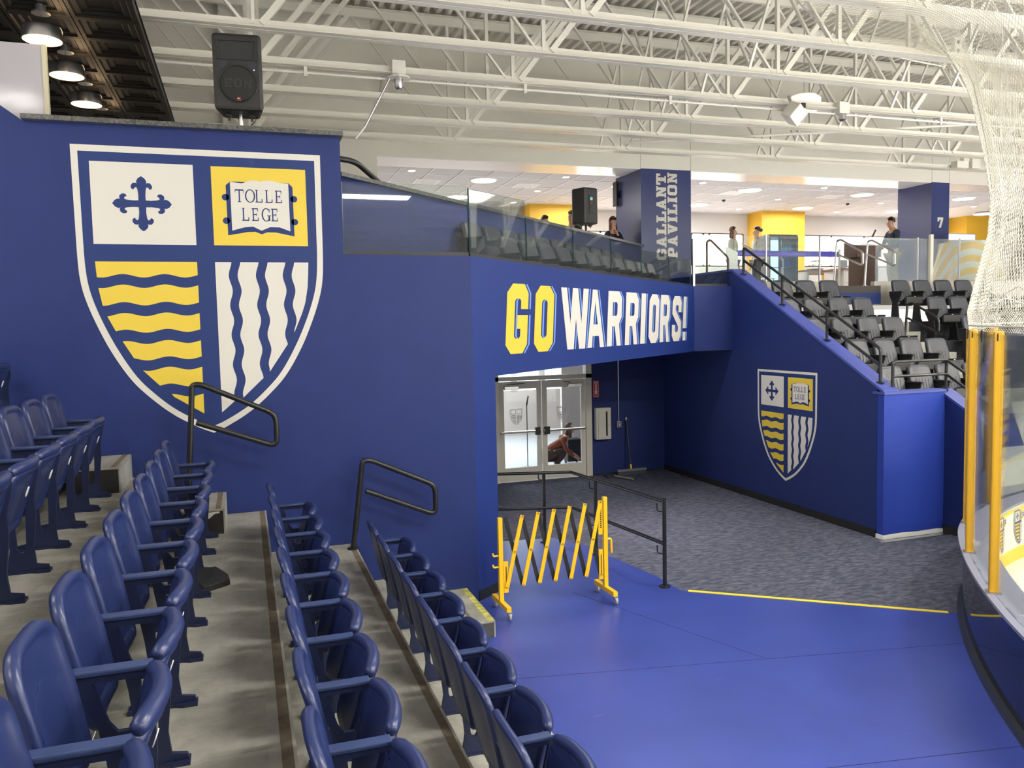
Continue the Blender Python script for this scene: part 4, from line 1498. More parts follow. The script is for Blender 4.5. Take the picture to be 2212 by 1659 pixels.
def lerp(a, b, t):
    return tuple(a[i] + (b[i] - a[i]) * t for i in range(3))


def person(label, loc, rz, H=1.7, skin=None, top=None, trous=None, hair=None, hairkind='short', rh=None, lh=None, re=None, le=None, head_down=0.0, crouch=False, coat=False, fem=False):
    """forward is local -y; hands rh/lh and elbows re/le in local metres"""
    t = thing('person', label, 'person', loc, rz, group='people')
    s = H / 1.7
    k = .92 if fem else 1.0
    J = {}
    hipz = .90 if not crouch else .30
    hy = 0 if not crouch else .10
    J['pelvis'] = ((0, hy, hipz), (.135 * k, .10))
    cz = hipz + (.34 if not crouch else .22)
    cy = 0 if not crouch else -.24
    J['waist'] = ((0, hy * .6 + cy * .3, hipz + .16), (.125 * k, .09))
    J['chest'] = ((0, cy, cz), (.155 * k, .105))
    J['neckb'] = ((0, cy * 1.15 + .01, cz + .185) if not crouch else (0, cy - .11, cz + .12), (.075, .065))
    nb = J['neckb'][0]
    J['neck'] = ((0, nb[1] - .015 - .02 * head_down, nb[2] + .06), .052)
    hc = (0, nb[1] - .03 - .07 * head_down, nb[2] + .145 - .02 * head_down)
    J['jaw'] = (hc, (.066, .078))
    J['skull'] = ((0, hc[1] + .015, hc[2] + .075), (.077, .090))
    J['crown'] = ((0, hc[1] + .015, hc[2] + .13), (.055, .065))
    E_ = [('pelvis', 'waist'), ('waist', 'chest'), ('chest', 'neckb'), ('neckb', 'neck'), ('neck', 'jaw'), ('jaw', 'skull'), ('skull', 'crown')]
    for sd_, hand, elb in ((1, rh, re), (-1, lh, le)):
        c = 'R' if sd_ > 0 else 'L'
        sh = (sd_ * .185 * k, cy + .01, cz + .135)
        hand = hand or (sd_ * .23, cy - .04, cz - .42)
        elb = elb or (sd_ * .245, cy + .04, cz - .14)
        J['sh' + c] = (sh, .06 * k)
        J['ua' + c] = (lerp(sh, elb, .5), .050 * k)
        J['el' + c] = (elb, .042 * k)
        J['fa' + c] = (lerp(elb, hand, .45), .040 * k)
        J['wr' + c] = (hand, .028)
        d = (Vector(hand) - Vector(elb)).normalized()
        side = d.cross(Vector((0, 0, 1)))
        side = side.normalized() if side.length > .1 else Vector((1, 0, 0))
        pm = Vector(hand) + d * .06
        J['pa' + c] = (tuple(pm), (.034, .018))
        E_ += [('neckb', 'sh' + c), ('sh' + c, 'ua' + c), ('ua' + c, 'el' + c), ('el' + c, 'fa' + c), ('fa' + c, 'wr' + c), ('wr' + c, 'pa' + c)]
        for i, (off, ln) in enumerate(((-.028, .070), (-.010, .085), (.010, .080), (.027, .062))):
            q = pm + side * off + d * .035
            J['k%s%d' % (c, i)] = (tuple(q), .0095)
            J['t%s%d' % (c, i)] = (tuple(q + d * ln * .8 + Vector((0, 0, -.02))), .0075)
            E_ += [('pa' + c, 'k%s%d' % (c, i)), ('k%s%d' % (c, i), 't%s%d' % (c, i))]
        th = Vector(hand) + d * .03 - side * .035 * sd_
        J['th' + c] = (tuple(th), .011)
        J['tt' + c] = (tuple(th + d * .05 - side * .015 * sd_), .008)
        E_ += [('wr' + c, 'th' + c), ('th' + c, 'tt' + c)]
        if not crouch:
            L = {'hip': ((sd_ * .085, 0, .84), .088), 'kn': ((sd_ * .095, -.015, .48), .058), 'ca': ((sd_ * .097, .015, .34), .056), 'an': ((sd_ * .10, .02, .085), .038), 'fo': ((sd_ * .105, -.08, .04), (.040, .032)), 'to': ((sd_ * .11, -.16, .028), (.038, .024))}
        else:
            L = {'hip': ((sd_ * .10, .08, .28), .09), 'kn': ((sd_ * .16, -.30, .42), .062), 'ca': ((sd_ * .15, -.20, .25), .056), 'an': ((sd_ * .14, -.08, .085), .038), 'fo': ((sd_ * .14, -.17, .04), (.040, .032)), 'to': ((sd_ * .14, -.25, .028), (.038, .024))}
        pr = 'pelvis'
        for q in ('hip', 'kn', 'ca', 'an', 'fo', 'to'):
            J[q + c] = L[q]
            E_.append((pr, q + c))
            pr = q + c
    b = skin_mesh('body', J, E_, skin or SKIN, t, 1)
    b.scale = (s, s, s)
    # clothing
    tops = ['pelvis', 'waist', 'chest', 'neckb'] + [a + c for c in 'RL' for a in ('sh', 'ua', 'el', 'fa')]
    grow = 1.16 if not coat else 1.32
    JT = {}
    for q in tops:
        p, r = J[q]
        r = r if isinstance(r, tuple) else (r, r)
        JT[q] = (p, (r[0] * grow, r[1] * grow))
    p, r = J['neckb']
    JT['neckb'] = ((p[0], p[1], p[2] - .01), (r[0] * 1.12, r[1] * 1.12))
    for c in 'RL':
        p, _ = J['wr' + c]
        JT['cu' + c] = (lerp(J['fa' + c][0], p, .9), .038)
    if coat and not crouch:
        JT['hem'] = ((0, 0, .70), (.175, .13))
    ET = [('pelvis', 'waist'), ('waist', 'chest'), ('chest', 'neckb')] + [('neckb' if x == 'sh' else {'ua': 'sh', 'el': 'ua', 'fa': 'el'}[x] + c, x + c) for c in 'RL' for x in ('sh', 'ua', 'el', 'fa')] + [('fa' + c, 'cu' + c) for c in 'RL']
    if 'hem' in JT:
        ET.append(('pelvis', 'hem'))
    o = skin_mesh('top_garment', JT, ET, top, t, 1)
    o.scale = (s, s, s)
    JL = {}
    for q in ['pelvis'] + [a + c for c in 'RL' for a in ('hip', 'kn', 'ca', 'an')]:
        p, r = J[q]
        r = r if isinstance(r, tuple) else (r, r)
        gw_ = 1.14 if not crouch else 1.30
        JL[q] = (p, (r[0] * gw_, r[1] * gw_))
    EL = [('pelvis', 'hip' + c) for c in 'RL'] + [(a + c, b_ + c) for c in 'RL' for a, b_ in (('hip', 'kn'), ('kn', 'ca'), ('ca', 'an'))]
    o = skin_mesh('trousers', JL, EL, trous, t, 1)
    o.scale = (s, s, s)
    for c in 'RL':
        o = skin_mesh('shoe', {'an': (J['an' + c][0], .046), 'fo': (J['fo' + c][0], (.048, .040)), 'to': (J['to' + c][0], (.046, .032))}, [('an', 'fo'), ('fo', 'to')], BLACKP, t, 1)
        o.scale = (s, s, s)
    # hair and face
    hx, hy_, hz = J['skull'][0]
    hh = MB()
    N, R_ = 16, 9
    vs, fs = [], []
    tilt = -.25 * head_down
    for i in range(R_ + 1):
        ph = math.pi * .60 * i / R_
        for j in range(N):
            th = 2 * math.pi * j / N
            x, y, z = .087 * math.sin(ph) * math.cos(th), .103 * math.sin(ph) * math.sin(th), .103 * math.cos(ph)
            if y < -.02:
                z = max(z, .060 + .012 * math.cos(th * 2))
                y = max(y, -.082)
            vs.append((hx + x, hy_ + .012 + y, hz + .035 + z))
    for i in range(R_):
        for j in range(N):
            l = (j + 1) % N
            fs.append((i * N + j, i * N + l, (i + 1) * N + l, (i + 1) * N + j))
    hh.add(vs, fs)
    ho = hh.build('hair', hair, t, smooth=True, fix=True, angle=180)
    ho.scale = (s, s, s)
    if hairkind == 'long':
        JH = {'a': ((0, hy_ + .03, hz + .03), (.088, .075)), 'b': ((0, hy_ + .06, hz - .08), (.088, .055)), 'c': ((0, hy_ + .07, hz - .20), (.080, .045)), 'l': ((.072, hy_ + .0, hz - .06), .034), 'l2': ((.085, hy_ - .01, hz - .20), .030), 'r': ((-.072, hy_ + .0, hz - .06), .034), 'r2': ((-.085, hy_ - .01, hz - .20), .030)}
        o = skin_mesh('hair_fall', JH, [('a', 'b'), ('b', 'c'), ('a', 'l'), ('l', 'l2'), ('a', 'r'), ('r', 'r2')], hair, t, 1)
        o.scale = (s, s, s)
    if hairkind == 'bun':
        o = MB().lathe([(.012, -.045), (.04, -.03), (.048, 0), (.04, .03), (.012, .045)], (0, hy_ + .12, hz + .03), 12, 'y').build('hair_bun', hair, t, smooth=True, angle=180)
        o.scale = (s, s, s)
    jy, jz = J['jaw'][0][1], J['jaw'][0][2]
    face = [('nose', MB().add([(-.013, jy - .074, jz + .015), (.013, jy - .074, jz + .015), (0, jy - .104, jz + .020), (0, jy - .074, jz + .062)], [(0, 1, 2), (0, 2, 3), (1, 3, 2), (0, 3, 1)]), skin or SKIN),
            ('mouth', MB().box((-.022, jy - .079, jz - .018), (.022, jy - .070, jz - .010)), mat('lips', (.32, .10, .08), .5))]
    for sx in (-1, 1):
        face.append(('eye', MB().lathe([(.003, -.007), (.006, -.004), (.006, .004)], (sx * .029, jy - .066, jz + .058), 8, 'y'), INK))
        face.append(('ear', MB().lathe([(.010, -.008), (.024, -.002), (.022, .006)], (sx * .076, jy + .022, jz + .048), 10, 'x'), skin or SKIN))
    for nm, m_b, mm in face:
        o = m_b.build(nm, mm, t, smooth=True)
        o.scale = (s, s, s)
    return t


def fab(n, c, r=.85):
    return mat(n, c, r, noise=.08, nscale=20)


NAVYJ = fab('navy_jacket', (.020, .030, .060))
person('person in a navy jacket and khaki trousers reading at the lectern', (15.02, 15.62, ZU), math.radians(-97), 1.72, SKIN2, NAVYJ, fab('khaki', (.25, .22, .15)), HAIRDK, rh=(.14, -.42, 1.06), lh=(-.14, -.42, 1.06), re=(.24, -.12, 1.02), le=(-.24, -.12, 1.02), head_down=.9)
person('person with long brown hair in a pale open jacket facing the bun-haired person', (11.72, 17.40, ZU), math.radians(35), 1.64, None, fab('pale_jacket', (.50, .49, .45)), fab('blue_jeans', (.06, .09, .15)), HAIRBR, 'long', lh=(-.10, -.36, 1.12), le=(-.24, -.05, 1.05), coat=True, fem=True)
person('person with a dark hair bun in a light grey sweater beside the drinks cooler', (12.45, 17.45, ZU), math.radians(-100), 1.66, None, fab('light_grey_sweater', (.44, .44, .42)), fab('black_trousers', (.02, .02, .025)), HAIRDK, 'bun', rh=(.12, -.35, 1.25), re=(.23, -.10, 1.05), fem=True)
person('person in a dark top with one hand at the chin beside the lettered column', (8.02, 16.6, ZU), math.radians(5), 1.69, None, fab('dark_navy_top', (.012, .014, .030)), fab('black_trousers', (.02, .02, .025)), HAIRBR, 'long', rh=(.03, -.14, 1.36), re=(.22, -.16, 1.06), lh=(.14, -.22, 1.06), le=(-.23, -.10, 1.05), fem=True)
person('grey-haired person in a dark jacket partly hidden behind the concourse loudspeaker', (7.02, 16.6, ZU), math.radians(-60), 1.80, SKIN2, fab('black_jacket', (.014, .015, .020)), fab('black_trousers', (.02, .02, .025)), HAIRGR)
person('person whose brown hair just shows over the granite drink rail', (6.38, 16.6, ZU), math.radians(20), 1.68, None, fab('dark_green_top', (.03, .05, .04)), fab('black_trousers', (.02, .02, .025)), HAIRBR, 'short', fem=True)
person('person in a rust coloured shirt crouching behind the right tunnel door', (6.10, 15.75, 0), math.radians(75), 1.66, None, fab('rust_shirt', (.20, .045, .02)), fab('dark_brown_trousers', (.04, .02, .015)), HAIRBR, 'long', crouch=True, rh=(.10, -.52, .26), lh=(-.10, -.50, .24), re=(.22, -.30, .40), le=(-.22, -.30, .40), head_down=.6, fem=True)

# things in the lobby
cs = thing('black_case', 'black wheeled equipment case standing in the lobby behind the tunnel doors', 'case', (6.72, 16.05, 0))
MB().bbox((-.17, -.14, .06), (.17, .14, .55), .03).build('shell', BLACKP, cs)
MB().tube(fillet([(-.08, .1, .55), (-.08, .1, .70), (.08, .1, .70), (.08, .1, .55)], .03), .01, 6).build('handle', STEEL, cs, smooth=True)
for sx in (-1, 1):
    MB().lathe([(.035, -.012), (.035, .012)], (sx * .13, .10, .035), 10, 'x').build('wheel', BLACKM, cs)
ms = thing('microphone_stand', 'thin black microphone stand in the lobby behind the doors', 'mic stand', (5.62, 15.9, 0))
MB().lathe([(.15, 0), (.15, .02), (.02, .03)], (0, 0, 0), 16).build('base', BLACKM, ms)
MB().tube([(0, 0, .02), (0, 0, 1.35)], .010, 8).build('pole', BLACKM, ms)
MB().tube([(0, 0, 1.35), (.03, -.02, 1.55)], .018, 8).build('microphone', BLACKP, ms)

# ------------------------------------------------------------------ pavilion furniture
pd = thing('lectern', 'dark brown wooden lectern with a gooseneck microphone', 'lectern', (14.01, 15.50, ZU))
MB().bbox((-.24, -.20, .0), (.28, .20, .80), .01).build('body', WOODD, pd)
MB().poly([[(-.20, .78), (.20, .78), (.20, 1.14), (-.20, 1.05)]], (-.375, 0, 0), (0, 1, 0), (0, 0, 1), .75).build('desk', WOODD, pd)
MB().tube(fillet([(-.06, -.05, 1.08), (-.02, -.08, 1.22), (.20, -.12, 1.30)], .08), .007, 6).build('gooseneck', STEEL, pd, smooth=True)
MB().tube([(.17, -.12, 1.26), (.245, -.14, 1.42)], .020, 8).build('microphone', BLACKP, pd, smooth=True)
ck = thing('drinks_cooler', 'tall glass-door drinks cooler with a lit pale blue inside', 'cooler', (14.22, 19.35, ZU))
FRG = mat('cooler_grey', (.06, .065, .07), .4)
MB().box((0, 0, 0), (.04, .72, 1.78)).build('side', FRG, ck)
MB().box((.92, 0, 0), (.96, .72, 1.78)).build('side', FRG, ck)
MB().box((.04, .68, 0), (.92, .72, 1.78)).build('back', mat('cooler_inside', (.6, .75, .85), .5, emit=(.55, .78, 1.0), estr=1.3), ck)
MB().box((.04, 0, 1.70), (.92, .70, 1.78)).build('head', FRG, ck)
MB().box((.04, 0, 0), (.92, .70, .12)).build('plinth', FRG, ck)
dc = MB()
for a, b, c, d in [(.30, .36, .1, 1.72), (.88, .94, .1, 1.72), (.36, .88, .1, .16), (.36, .88, 1.66, 1.72)]:
    dc.box((a, -.05, c), (b, -.005, d))
dco = dc.build('door', FRG, ck)
MB().box((.36, -.03, .16), (.88, -.02, 1.66)).build('pane', DOORGL, dco)
MB().tube([(.40, -.08, .6), (.40, -.08, 1.1)], .012, 6).build('handle', STEEL, dco)
for z in (.45, .85, 1.25):
    sh = MB().box((.06, .05, z), (.90, .66, z + .015)).build('shelf', STEEL, ck)
for z, n_, c_ in ((.865, 6, (.08, .12, .35)), (1.265, 6, (.1, .3, .5))):
    for i in range(n_):
        b_ = tag(MB().lathe([(.03, 0), (.032, .02), (.032, .14), (.014, .19), (.014, .22)], (14.22 + .42 + i * .075, 19.45, ZU + z), 10).build('drink_bottle', mat('bottle_%d' % int(z * 10), c_, .3), smooth=True),
                 'small drink bottle on the %s shelf of the cooler, %s from the left' % ('middle' if z < 1 else 'upper', ORD[i]), 'bottle', 'bottles in the cooler')
# white tag poster on the cooler side, chair, tables
ch = thing('stacking_chair', 'pale blue-white plastic chair beside the drinks cooler', 'chair', (13.22, 18.2, ZU), math.radians(20))
PCH = mat('pale_chair_shell', (.62, .70, .76), .4)
MB().bbox((-.21, -.20, .44), (.21, .22, .47), .012).build('seat', PCH, ch)
o = MB().bbox((-.20, .19, .50), (.20, .215, .86), .012).build('backrest', PCH, ch)
o.rotation_euler = (-.12, 0, 0)
for sx in (-1, 1):
    for sy in (-1, 1):
        MB().tube([(sx * .17, sy * .16, .44), (sx * .21, sy * .20, 0)], .012, 8).build('leg', BLACKM, ch)
yb_ = thing('waste_bin', 'small yellow bin under the pale plastic chair', 'bin', (13.3, 18.75, ZU))
MB().lathe([(.10, 0), (.13, .28), (.135, .28), (.12, .26)], (0, 0, 0), 18).build('tub', YEL, yb_, smooth=True)
MB().tube([(.134 * math.cos(a), .134 * math.sin(a), .28) for a in [i * math.pi / 9 for i in range(18)]], .008, 6, closed=True).build('rim', YEL, yb_)


def table(x0, x1, y0, y1, h, label):
    t = thing('meeting_table', label, 'table', (x0, y0, ZU), group='pavilion tables')
    MB().bbox((0, 0, h - .035), (x1 - x0, y1 - y0, h), .006).build('top', mat('brown_table_top', (.20, .12, .09), .45), t)
    for x in (.12, x1 - x0 - .12):
        MB().box((x - .03, .1, .02), (x + .03, y1 - y0 - .1, h - .035)).build('leg', STEEL, t)
        MB().box((x - .035, .02, 0), (x + .035, y1 - y0 - .02, .03)).build('foot', STEEL, t)


table(15.55, 16.72, 19.4, 20.0, .79, 'brown meeting table below the windows between cooler and lectern')
table(16.30, 17.7, 20.6, 21.3, .80, 'second brown meeting table closer to the windows')
dk = thing('side_counter', 'white two-drawer counter with a brown top left of the lectern', 'counter', (16.82, 19.35, ZU))
MB().bbox((0, 0, 0), (.95, .6, .80), .006).build('body', mat('white_laminate', (.62, .60, .55), .5), dk)
MB().bbox((-.1, -.03, .80), (1.0, .63, .84), .005).build('top', mat('brown_table_top', (.20, .12, .09), .45), dk)
for z in (.06, .42):
    MB().bbox((.03, -.015, z), (.92, 0, z + .33), .004).build('drawer', MATS['white_laminate'], dk)
mo = thing('desk_monitor', 'small grey monitor standing on the white counter', 'monitor', (16.88, 19.6, ZU + .84))
MB().bbox((-.02, -.02, .04), (.26, .02, .26), .005).build('screen_housing', mat('grey_case', (.2, .22, .24), .5), mo)
MB().bbox((.06, -.06, 0), (.18, .06, .04), .005).build('foot', MATS['grey_case'], mo)
sv = thing('tiered_tray', 'small tiered serving tray on the brown table below the windows', 'tray', (16.08, 19.7, ZU + .79))
for i, (r, z) in enumerate(((.24, .02), (.19, .14), (.14, .26))):
    MB().lathe([(r * .9, z), (r, z + .02), (r, z + .026), (r * .88, z + .012)], (0, 0, 0), 18).build('tier', STEEL, sv)
MB().tube([(0, 0, 0), (0, 0, .36)], .01, 6).build('stem', STEEL, sv)

# belt barrier
BELT = mat('purple_belt', (.06, .05, .42), .6)
pb = []
for i, x in enumerate((10.56, 13.42)):
    t = thing('belt_post', 'pale stanchion post at the %s end of the purple belt' % ('left' if i == 0 else 'right'), 'stanchion', (x, 15.6, ZU), group='belt stanchions')
    MB().lathe([(.17, 0), (.17, .02), (.04, .04)], (0, 0, 0), 18).build('base', STEEL, t)
    MB().tube([(0, 0, .03), (0, 0, .98)], .03, 10).build('pole', FRAMEA, t, smooth=True)
tag(MB().box((10.58, 15.597, ZU + .80), (13.40, 15.602, ZU + .93)).build('queue_belt', BELT), 'wide purple belt stretched between two stanchion posts in the pavilion', 'belt')
ps = thing('standing_poster', 'tilted white notice card on the left belt stanchion', 'notice', (10.28, 15.30, ZU))
MB().add([(-.12, 0, .42), (.14, 0, .48), (.14, 0, .86), (-.16, 0, .98), (-.12, .01, .42), (.14, .01, .48), (.14, .01, .86), (-.16, .01, .98)], [(0, 1, 2, 3), (7, 6, 5, 4), (0, 4, 5, 1), (1, 5, 6, 2), (2, 6, 7, 3), (3, 7, 4, 0)]).build('card', mat('white_card', (.85, .86, .85), .6), ps)
MB().tube([(.0, .02, 0), (.0, .02, .5)], .012, 6).build('stem', STEEL, ps)

# round table under a striped cloth
st = thing('cloth_covered_table', 'high round table under a yellow and white striped cloth', 'table', (16.72, 15.05, ZU))
NS, NR = 72, 10
vs, fs, wv = [], [], []
for i in range(NR + 1):
    t_ = i / NR
    for jn in range(NS):
        a = 2 * math.pi * jn / NS
        r = .60 + (.0 if t_ == 0 else .22 * t_ ** 1.1 + .07 * t_ * math.sin(a * 7 + .6) + .03 * t_ * math.sin(a * 13))
        z = 1.12 - (.02 if t_ > 0 else 0) - 1.06 * t_
        p = (r * math.cos(a), r * math.sin(a), z)
        vs.append(p)
        flatx = (.60 + 1.1 * t_) * math.cos(a) * .8
        flaty = (.60 + 1.1 * t_) * math.sin(a) * .6
        q = (flatx * .6 + flaty) * 4.2
        wv.append(q if math.cos(a) < .1 else (math.atan2(p[1], p[0]) * 4.3))
for i in range(NR):
    for jn in range(NS):
        l = (jn + 1) % NS
        fs.append((i * NS + jn, (i + 1) * NS + jn, (i + 1) * NS + l, i * NS + l))
fs.append(tuple(range(NS)))
m = MB().add(vs, fs)
cl_ = m.build('tablecloth', STRIPE, st, smooth=True, fix=False)
at = cl_.data.attributes.new('weave', 'FLOAT_VECTOR', 'POINT')
for i, q in enumerate(wv):
    at.data[i].vector = (q, 0, 0)
MB().lathe([(.59, 1.06), (.59, 1.09)], (0, 0, 0), 24).build('table_top', WOODD, st)
MB().tube([(0, 0, 0), (0, 0, 1.06)], .05, 10).build('pedestal', BLACKM, st)
tv = thing('wall_screen', 'wide low screen behind the striped table showing a pale pink picture', 'screen', (20.9, 19.5, 5.38))
MB().bbox((0, 0, 0), (1.12, .06, .25), .006).build('bezel', mat('grey_case', (.2, .22, .24), .5), tv)
m_scr = bpy.data.materials.new('screen_picture')
m_scr.use_nodes = True
nt = m_scr.node_tree
bs = nt.nodes['Principled BSDF']
n = nt.nodes.new('ShaderNodeTexNoise')
n.inputs['Scale'].default_value = 6
rp = nt.nodes.new('ShaderNodeValToRGB')
rp.color_ramp.elements[0].color = (.5, .12, .12, 1)
rp.color_ramp.elements[1].color = (.65, .68, .8, 1)
rp.color_ramp.elements[0].position = .38
rp.color_ramp.elements[1].position = .52
nt.links.new(n.outputs['Fac'], rp.inputs['Fac'])
nt.links.new(rp.outputs['Color'], bs.inputs['Emission Color'])
bs.inputs['Emission Strength'].default_value = .6
MB().box((.03, -.006, .04), (1.09, 0, .22)).build('picture', m_scr, tv)
MB().tube([(.56, .03, 0), (.56, .03, -1.69)], .03, 8).build('stand', STEEL, tv)
al = thing('fire_alarm', 'small red fire alarm box on the pavilion end wall', 'alarm', (25.36, YV, 5.78))
MB().bbox((0, -.06, 0), (.22, 0, .26), .01).build('housing', RED, al)
MB().box((.05, -.066, .07), (.17, -.06, .14)).build('strobe', DECAL_WHITE, al)
bt = thing('hung_television', 'black television seen edge-on beside the lettered column', 'television', (8.33, 17.03, 5.76))
MB().bbox((0, 0, 0), (.05, .20, .56), .008).build('housing', BLACKP, bt)
MB().bbox((.05, .05, .2), (.09, .15, .35), .004).build('wall_mount', BLACKM, bt)
# glass guard at the back of the stand
for i, (a, b) in enumerate(((8.45, 10.0), (10.0, 11.30), (12.72, 13.86), (13.90, 15.02), (15.04, 16.4))):
    t = thing('concourse_guard', 'clear glass guard behind the top seat row, %s from the left' % ORD[i], 'glass panel', (0, 0, 0), group='glass guards on the concourse edge')
    MB().box((a, 13.70, 3.80), (b - .012, 13.712, 4.72)).build('pane', GLASS, t)
    MB().box((b - .020, 13.69, 3.80), (b + .006, 13.72, 4.74 if i != 3 else 4.74)).build('post', STEEL, t)
tag(MB().box((14.16, 13.66, 3.72), (14.24, 13.72, 4.81)).build('guard_post', FRAMEA), 'thick pale guard post in front of the column numbered 7', 'post')
lr = thing('aisle_loop_rail', 'reddish brown looped handrail right of the lettered column', 'handrail', (8.25, 13.1, 3.69), group='aisle loop rails of the stand')
MB().tube(fillet([(0, 0, 0), (0, 0, .82), (.06, -.02, .86), (.36, -.15, .52), (.36, -.15, 0)], .06), .02, 8).build('rail', mat('brown_pipe', (.06, .03, .02), .35), lr, smooth=True)

# ------------------------------------------------------------------ pavilion ceiling fittings
RN = ['near', 'far']
for i, (x, y) in enumerate([(5.54, 18.4), (5.54, 20.86), (9.2, 18.4), (9.2, 20.86), (12.86, 18.33), (12.86, 20.86), (16.55, 18.35), (16.55, 20.86), (20.22, 18.34), (20.22, 20.86), (23.88, 18.34), (23.88, 20.85)]):
    t = thing('disc_light', 'large round flush ceiling light, %s row, %s from the left' % (RN[i % 2], ORD[i // 2]), 'lamp', (x, y, ZC), group='round pavilion ceiling lights')
    MB().lathe([(.30, -.03), (.32, -.015), (.32, 0)], (0, 0, 0), 28).build('rim', TBAR, t)
    MB().lathe([(.29, -.034), (.29, -.03)], (0, 0, 0), 28).build('diffuser', LAMPC, t)
for x in (5.54, 9.2, 12.86, 16.55, 20.22):
    area('pavilion_lamp', (x, 19.6, ZC - .08), (1.6, 3.4), 150, (1, .97, .96))
i = 0
for r_, y in enumerate((17.63, 19.55, 21.45)):
    for c_, x in enumerate((3.66, 7.32, 11.0, 14.66, 18.33, 21.98)):
        t = thing('downlight', 'small recessed ceiling downlight, %s row from the arena, %s from the left' % (ORD[r_], ORD[c_]), 'lamp', (x, y, ZC), group='small pavilion downlights')
        MB().lathe([(.085, -.02), (.10, -.01), (.10, 0)], (0, 0, 0), 18).build('trim', TBAR, t)
        MB().lathe([(.08, -.023), (.08, -.02)], (0, 0, 0), 18).build('lens', LAMPC, t)
for x, y, lab in ((4.26, 18.9, 'square white ceiling vent, leftmost in the pavilion'), (6.78, 18.92, 'square white ceiling vent above the concourse loudspeaker'), (12.67, 18.84, 'square white ceiling vent right of the lettered column'), (15.83, 18.81, 'square white ceiling vent left of the column numbered 7')):
    t = thing('ceiling_vent', lab, 'vent', (x, y, ZC), group='pavilion ceiling vents')
    MB().poly([[(-.3, -.3), (.3, -.3), (.3, .3), (-.3, .3)], [(-.24, -.24), (.24, -.24), (.24, .24), (-.24, .24)]], (0, 0, -.02), (1, 0, 0), (0, 1, 0), .02).build('frame', TBAR, t)
    for k_ in range(7):
        MB().bar((-.21 + k_ * .07, -.24, -.012), (-.21 + k_ * .07, .24, -.012), .045, .004, up=(.6, 0, 1)).build('slat', TBAR, t)
for x, y, lab in ((13.0, 19.76, 'small dome camera on the pavilion ceiling above the two talking people'), (17.19, 19.65, 'small dome camera on the pavilion ceiling left of column 7')):
    t = thing('dome_camera', lab, 'camera', (x, y, ZC), group='pavilion dome cameras')
    MB().lathe([(.07, -.04), (.075, 0)], (0, 0, 0), 14).build('collar', TBAR, t)
    MB().lathe([(.01, -.10), (.045, -.08), (.055, -.04)], (0, 0, 0), 14).build('dome', BLACKP, t, smooth=True)

# ------------------------------------------------------------------ roof trusses
def truss(yk, label):
    t = thing('roof_truss', label, 'truss', (0, 0, 0), group='white roof trusses')
    zb0, zt = 6.40, 8.62
    x0, x1 = -8.5, 28.0
    cb = MB()
    for s_ in (-1, 1):
        cb.box((x0, yk + s_ * .012 - (.008 if s_ < 0 else 0), zb0), (x1, yk + s_ * .012 + (.008 if s_ > 0 else 0), zb0 + .105))
        cb.box((x0, yk + s_ * .016, zb0) if s_ > 0 else (x0, yk - .095, zb0), (x1, yk + .095, zb0 + .010) if s_ > 0 else (x1, yk - .016, zb0 + .010))
    cb.build('bottom_chord', WHITE, t)
    tc_ = MB()
    for s_ in (-1, 1):
        tc_.box((x0, yk + s_ * .02 - .008, zt - .15), (x1, yk + s_ * .02 + .008, zt))
    tc_.box((x0, yk - .11, zt - .010), (x1, yk + .11, zt))
    tc_.build('top_chord', WHITE, t)
    xn = 3.73 - 3.49 * 3
    while xn < x1 - .5:
        for dx, w_ in ((-1.745, .055), (1.745, .075)):
            if x0 < xn + dx < x1:
                MB().bar((xn + (.10 if dx > 0 else -.10), yk, zb0 + .06), (xn + dx, yk, zt - .10), .07 if dx > 0 else .03, w_, up=(0, 1, 0)).build('diagonal', WHITE, t)
        MB().bar((xn, yk, zb0 + .05), (xn, yk, zt - .08), .05, .05, up=(0, 1, 0)).build('vertical', WHITE, t)
        xn += 3.49


TY = [14.50 - 1.213 * i for i in range(9)]
for i, yk in enumerate(TY):
    truss(yk, 'white steel lattice truss ' + ('nearest to the pavilion wall' if i == 0 else ORD[i] + ' in line from the pavilion wall'))
far = MB()
for i in range(12):
    yk = TY[-1] - 2.43 * (i + 1)
    far.box((-8.5, yk - .09, 6.40), (28, yk + .09, 6.50)).box((-8.5, yk - .10, 8.48), (28, yk + .10, 8.62))
    for q in range(20):
        xq = -6.7 + 1.745 * q
        far.bar((xq, yk, 6.46 if q % 2 else 8.5), (xq + 1.745, yk, 8.5 if q % 2 else 6.46), .05, .05, up=(0, 1, 0))
struct(far.build('ceiling_far_trusses', WHITE))
# cross bridging between neighbouring trusses
bi = 0
for xk in (.25, 6.75, 10.35, 13.75):
    for i in range(5):
        t = thing('bridging_brace', 'thin white crossed brace between the %s and %s trusses, %s bay from the left' % (ORD[i], ORD[i + 1], ORD[int((xk - 1) / 3.4)]), 'brace', (0, 0, 0), group='bridging braces')
        MB().bar((xk, TY[i], 6.47), (xk, TY[i + 1], 8.5), .035, .035).build('angle', WHITE, t)
        MB().bar((xk + .05, TY[i], 8.5), (xk + .05, TY[i + 1], 6.47), .035, .035).build('angle', WHITE, t)
# long horizontal wind brace lines
tag(MB().tube([(7.24, 14.45, 6.56), (17.6, 9.2, 6.56)], .028, 8).build('wind_brace', WHITE), 'long white diagonal wind brace pipe lying across the truss chords', 'brace')
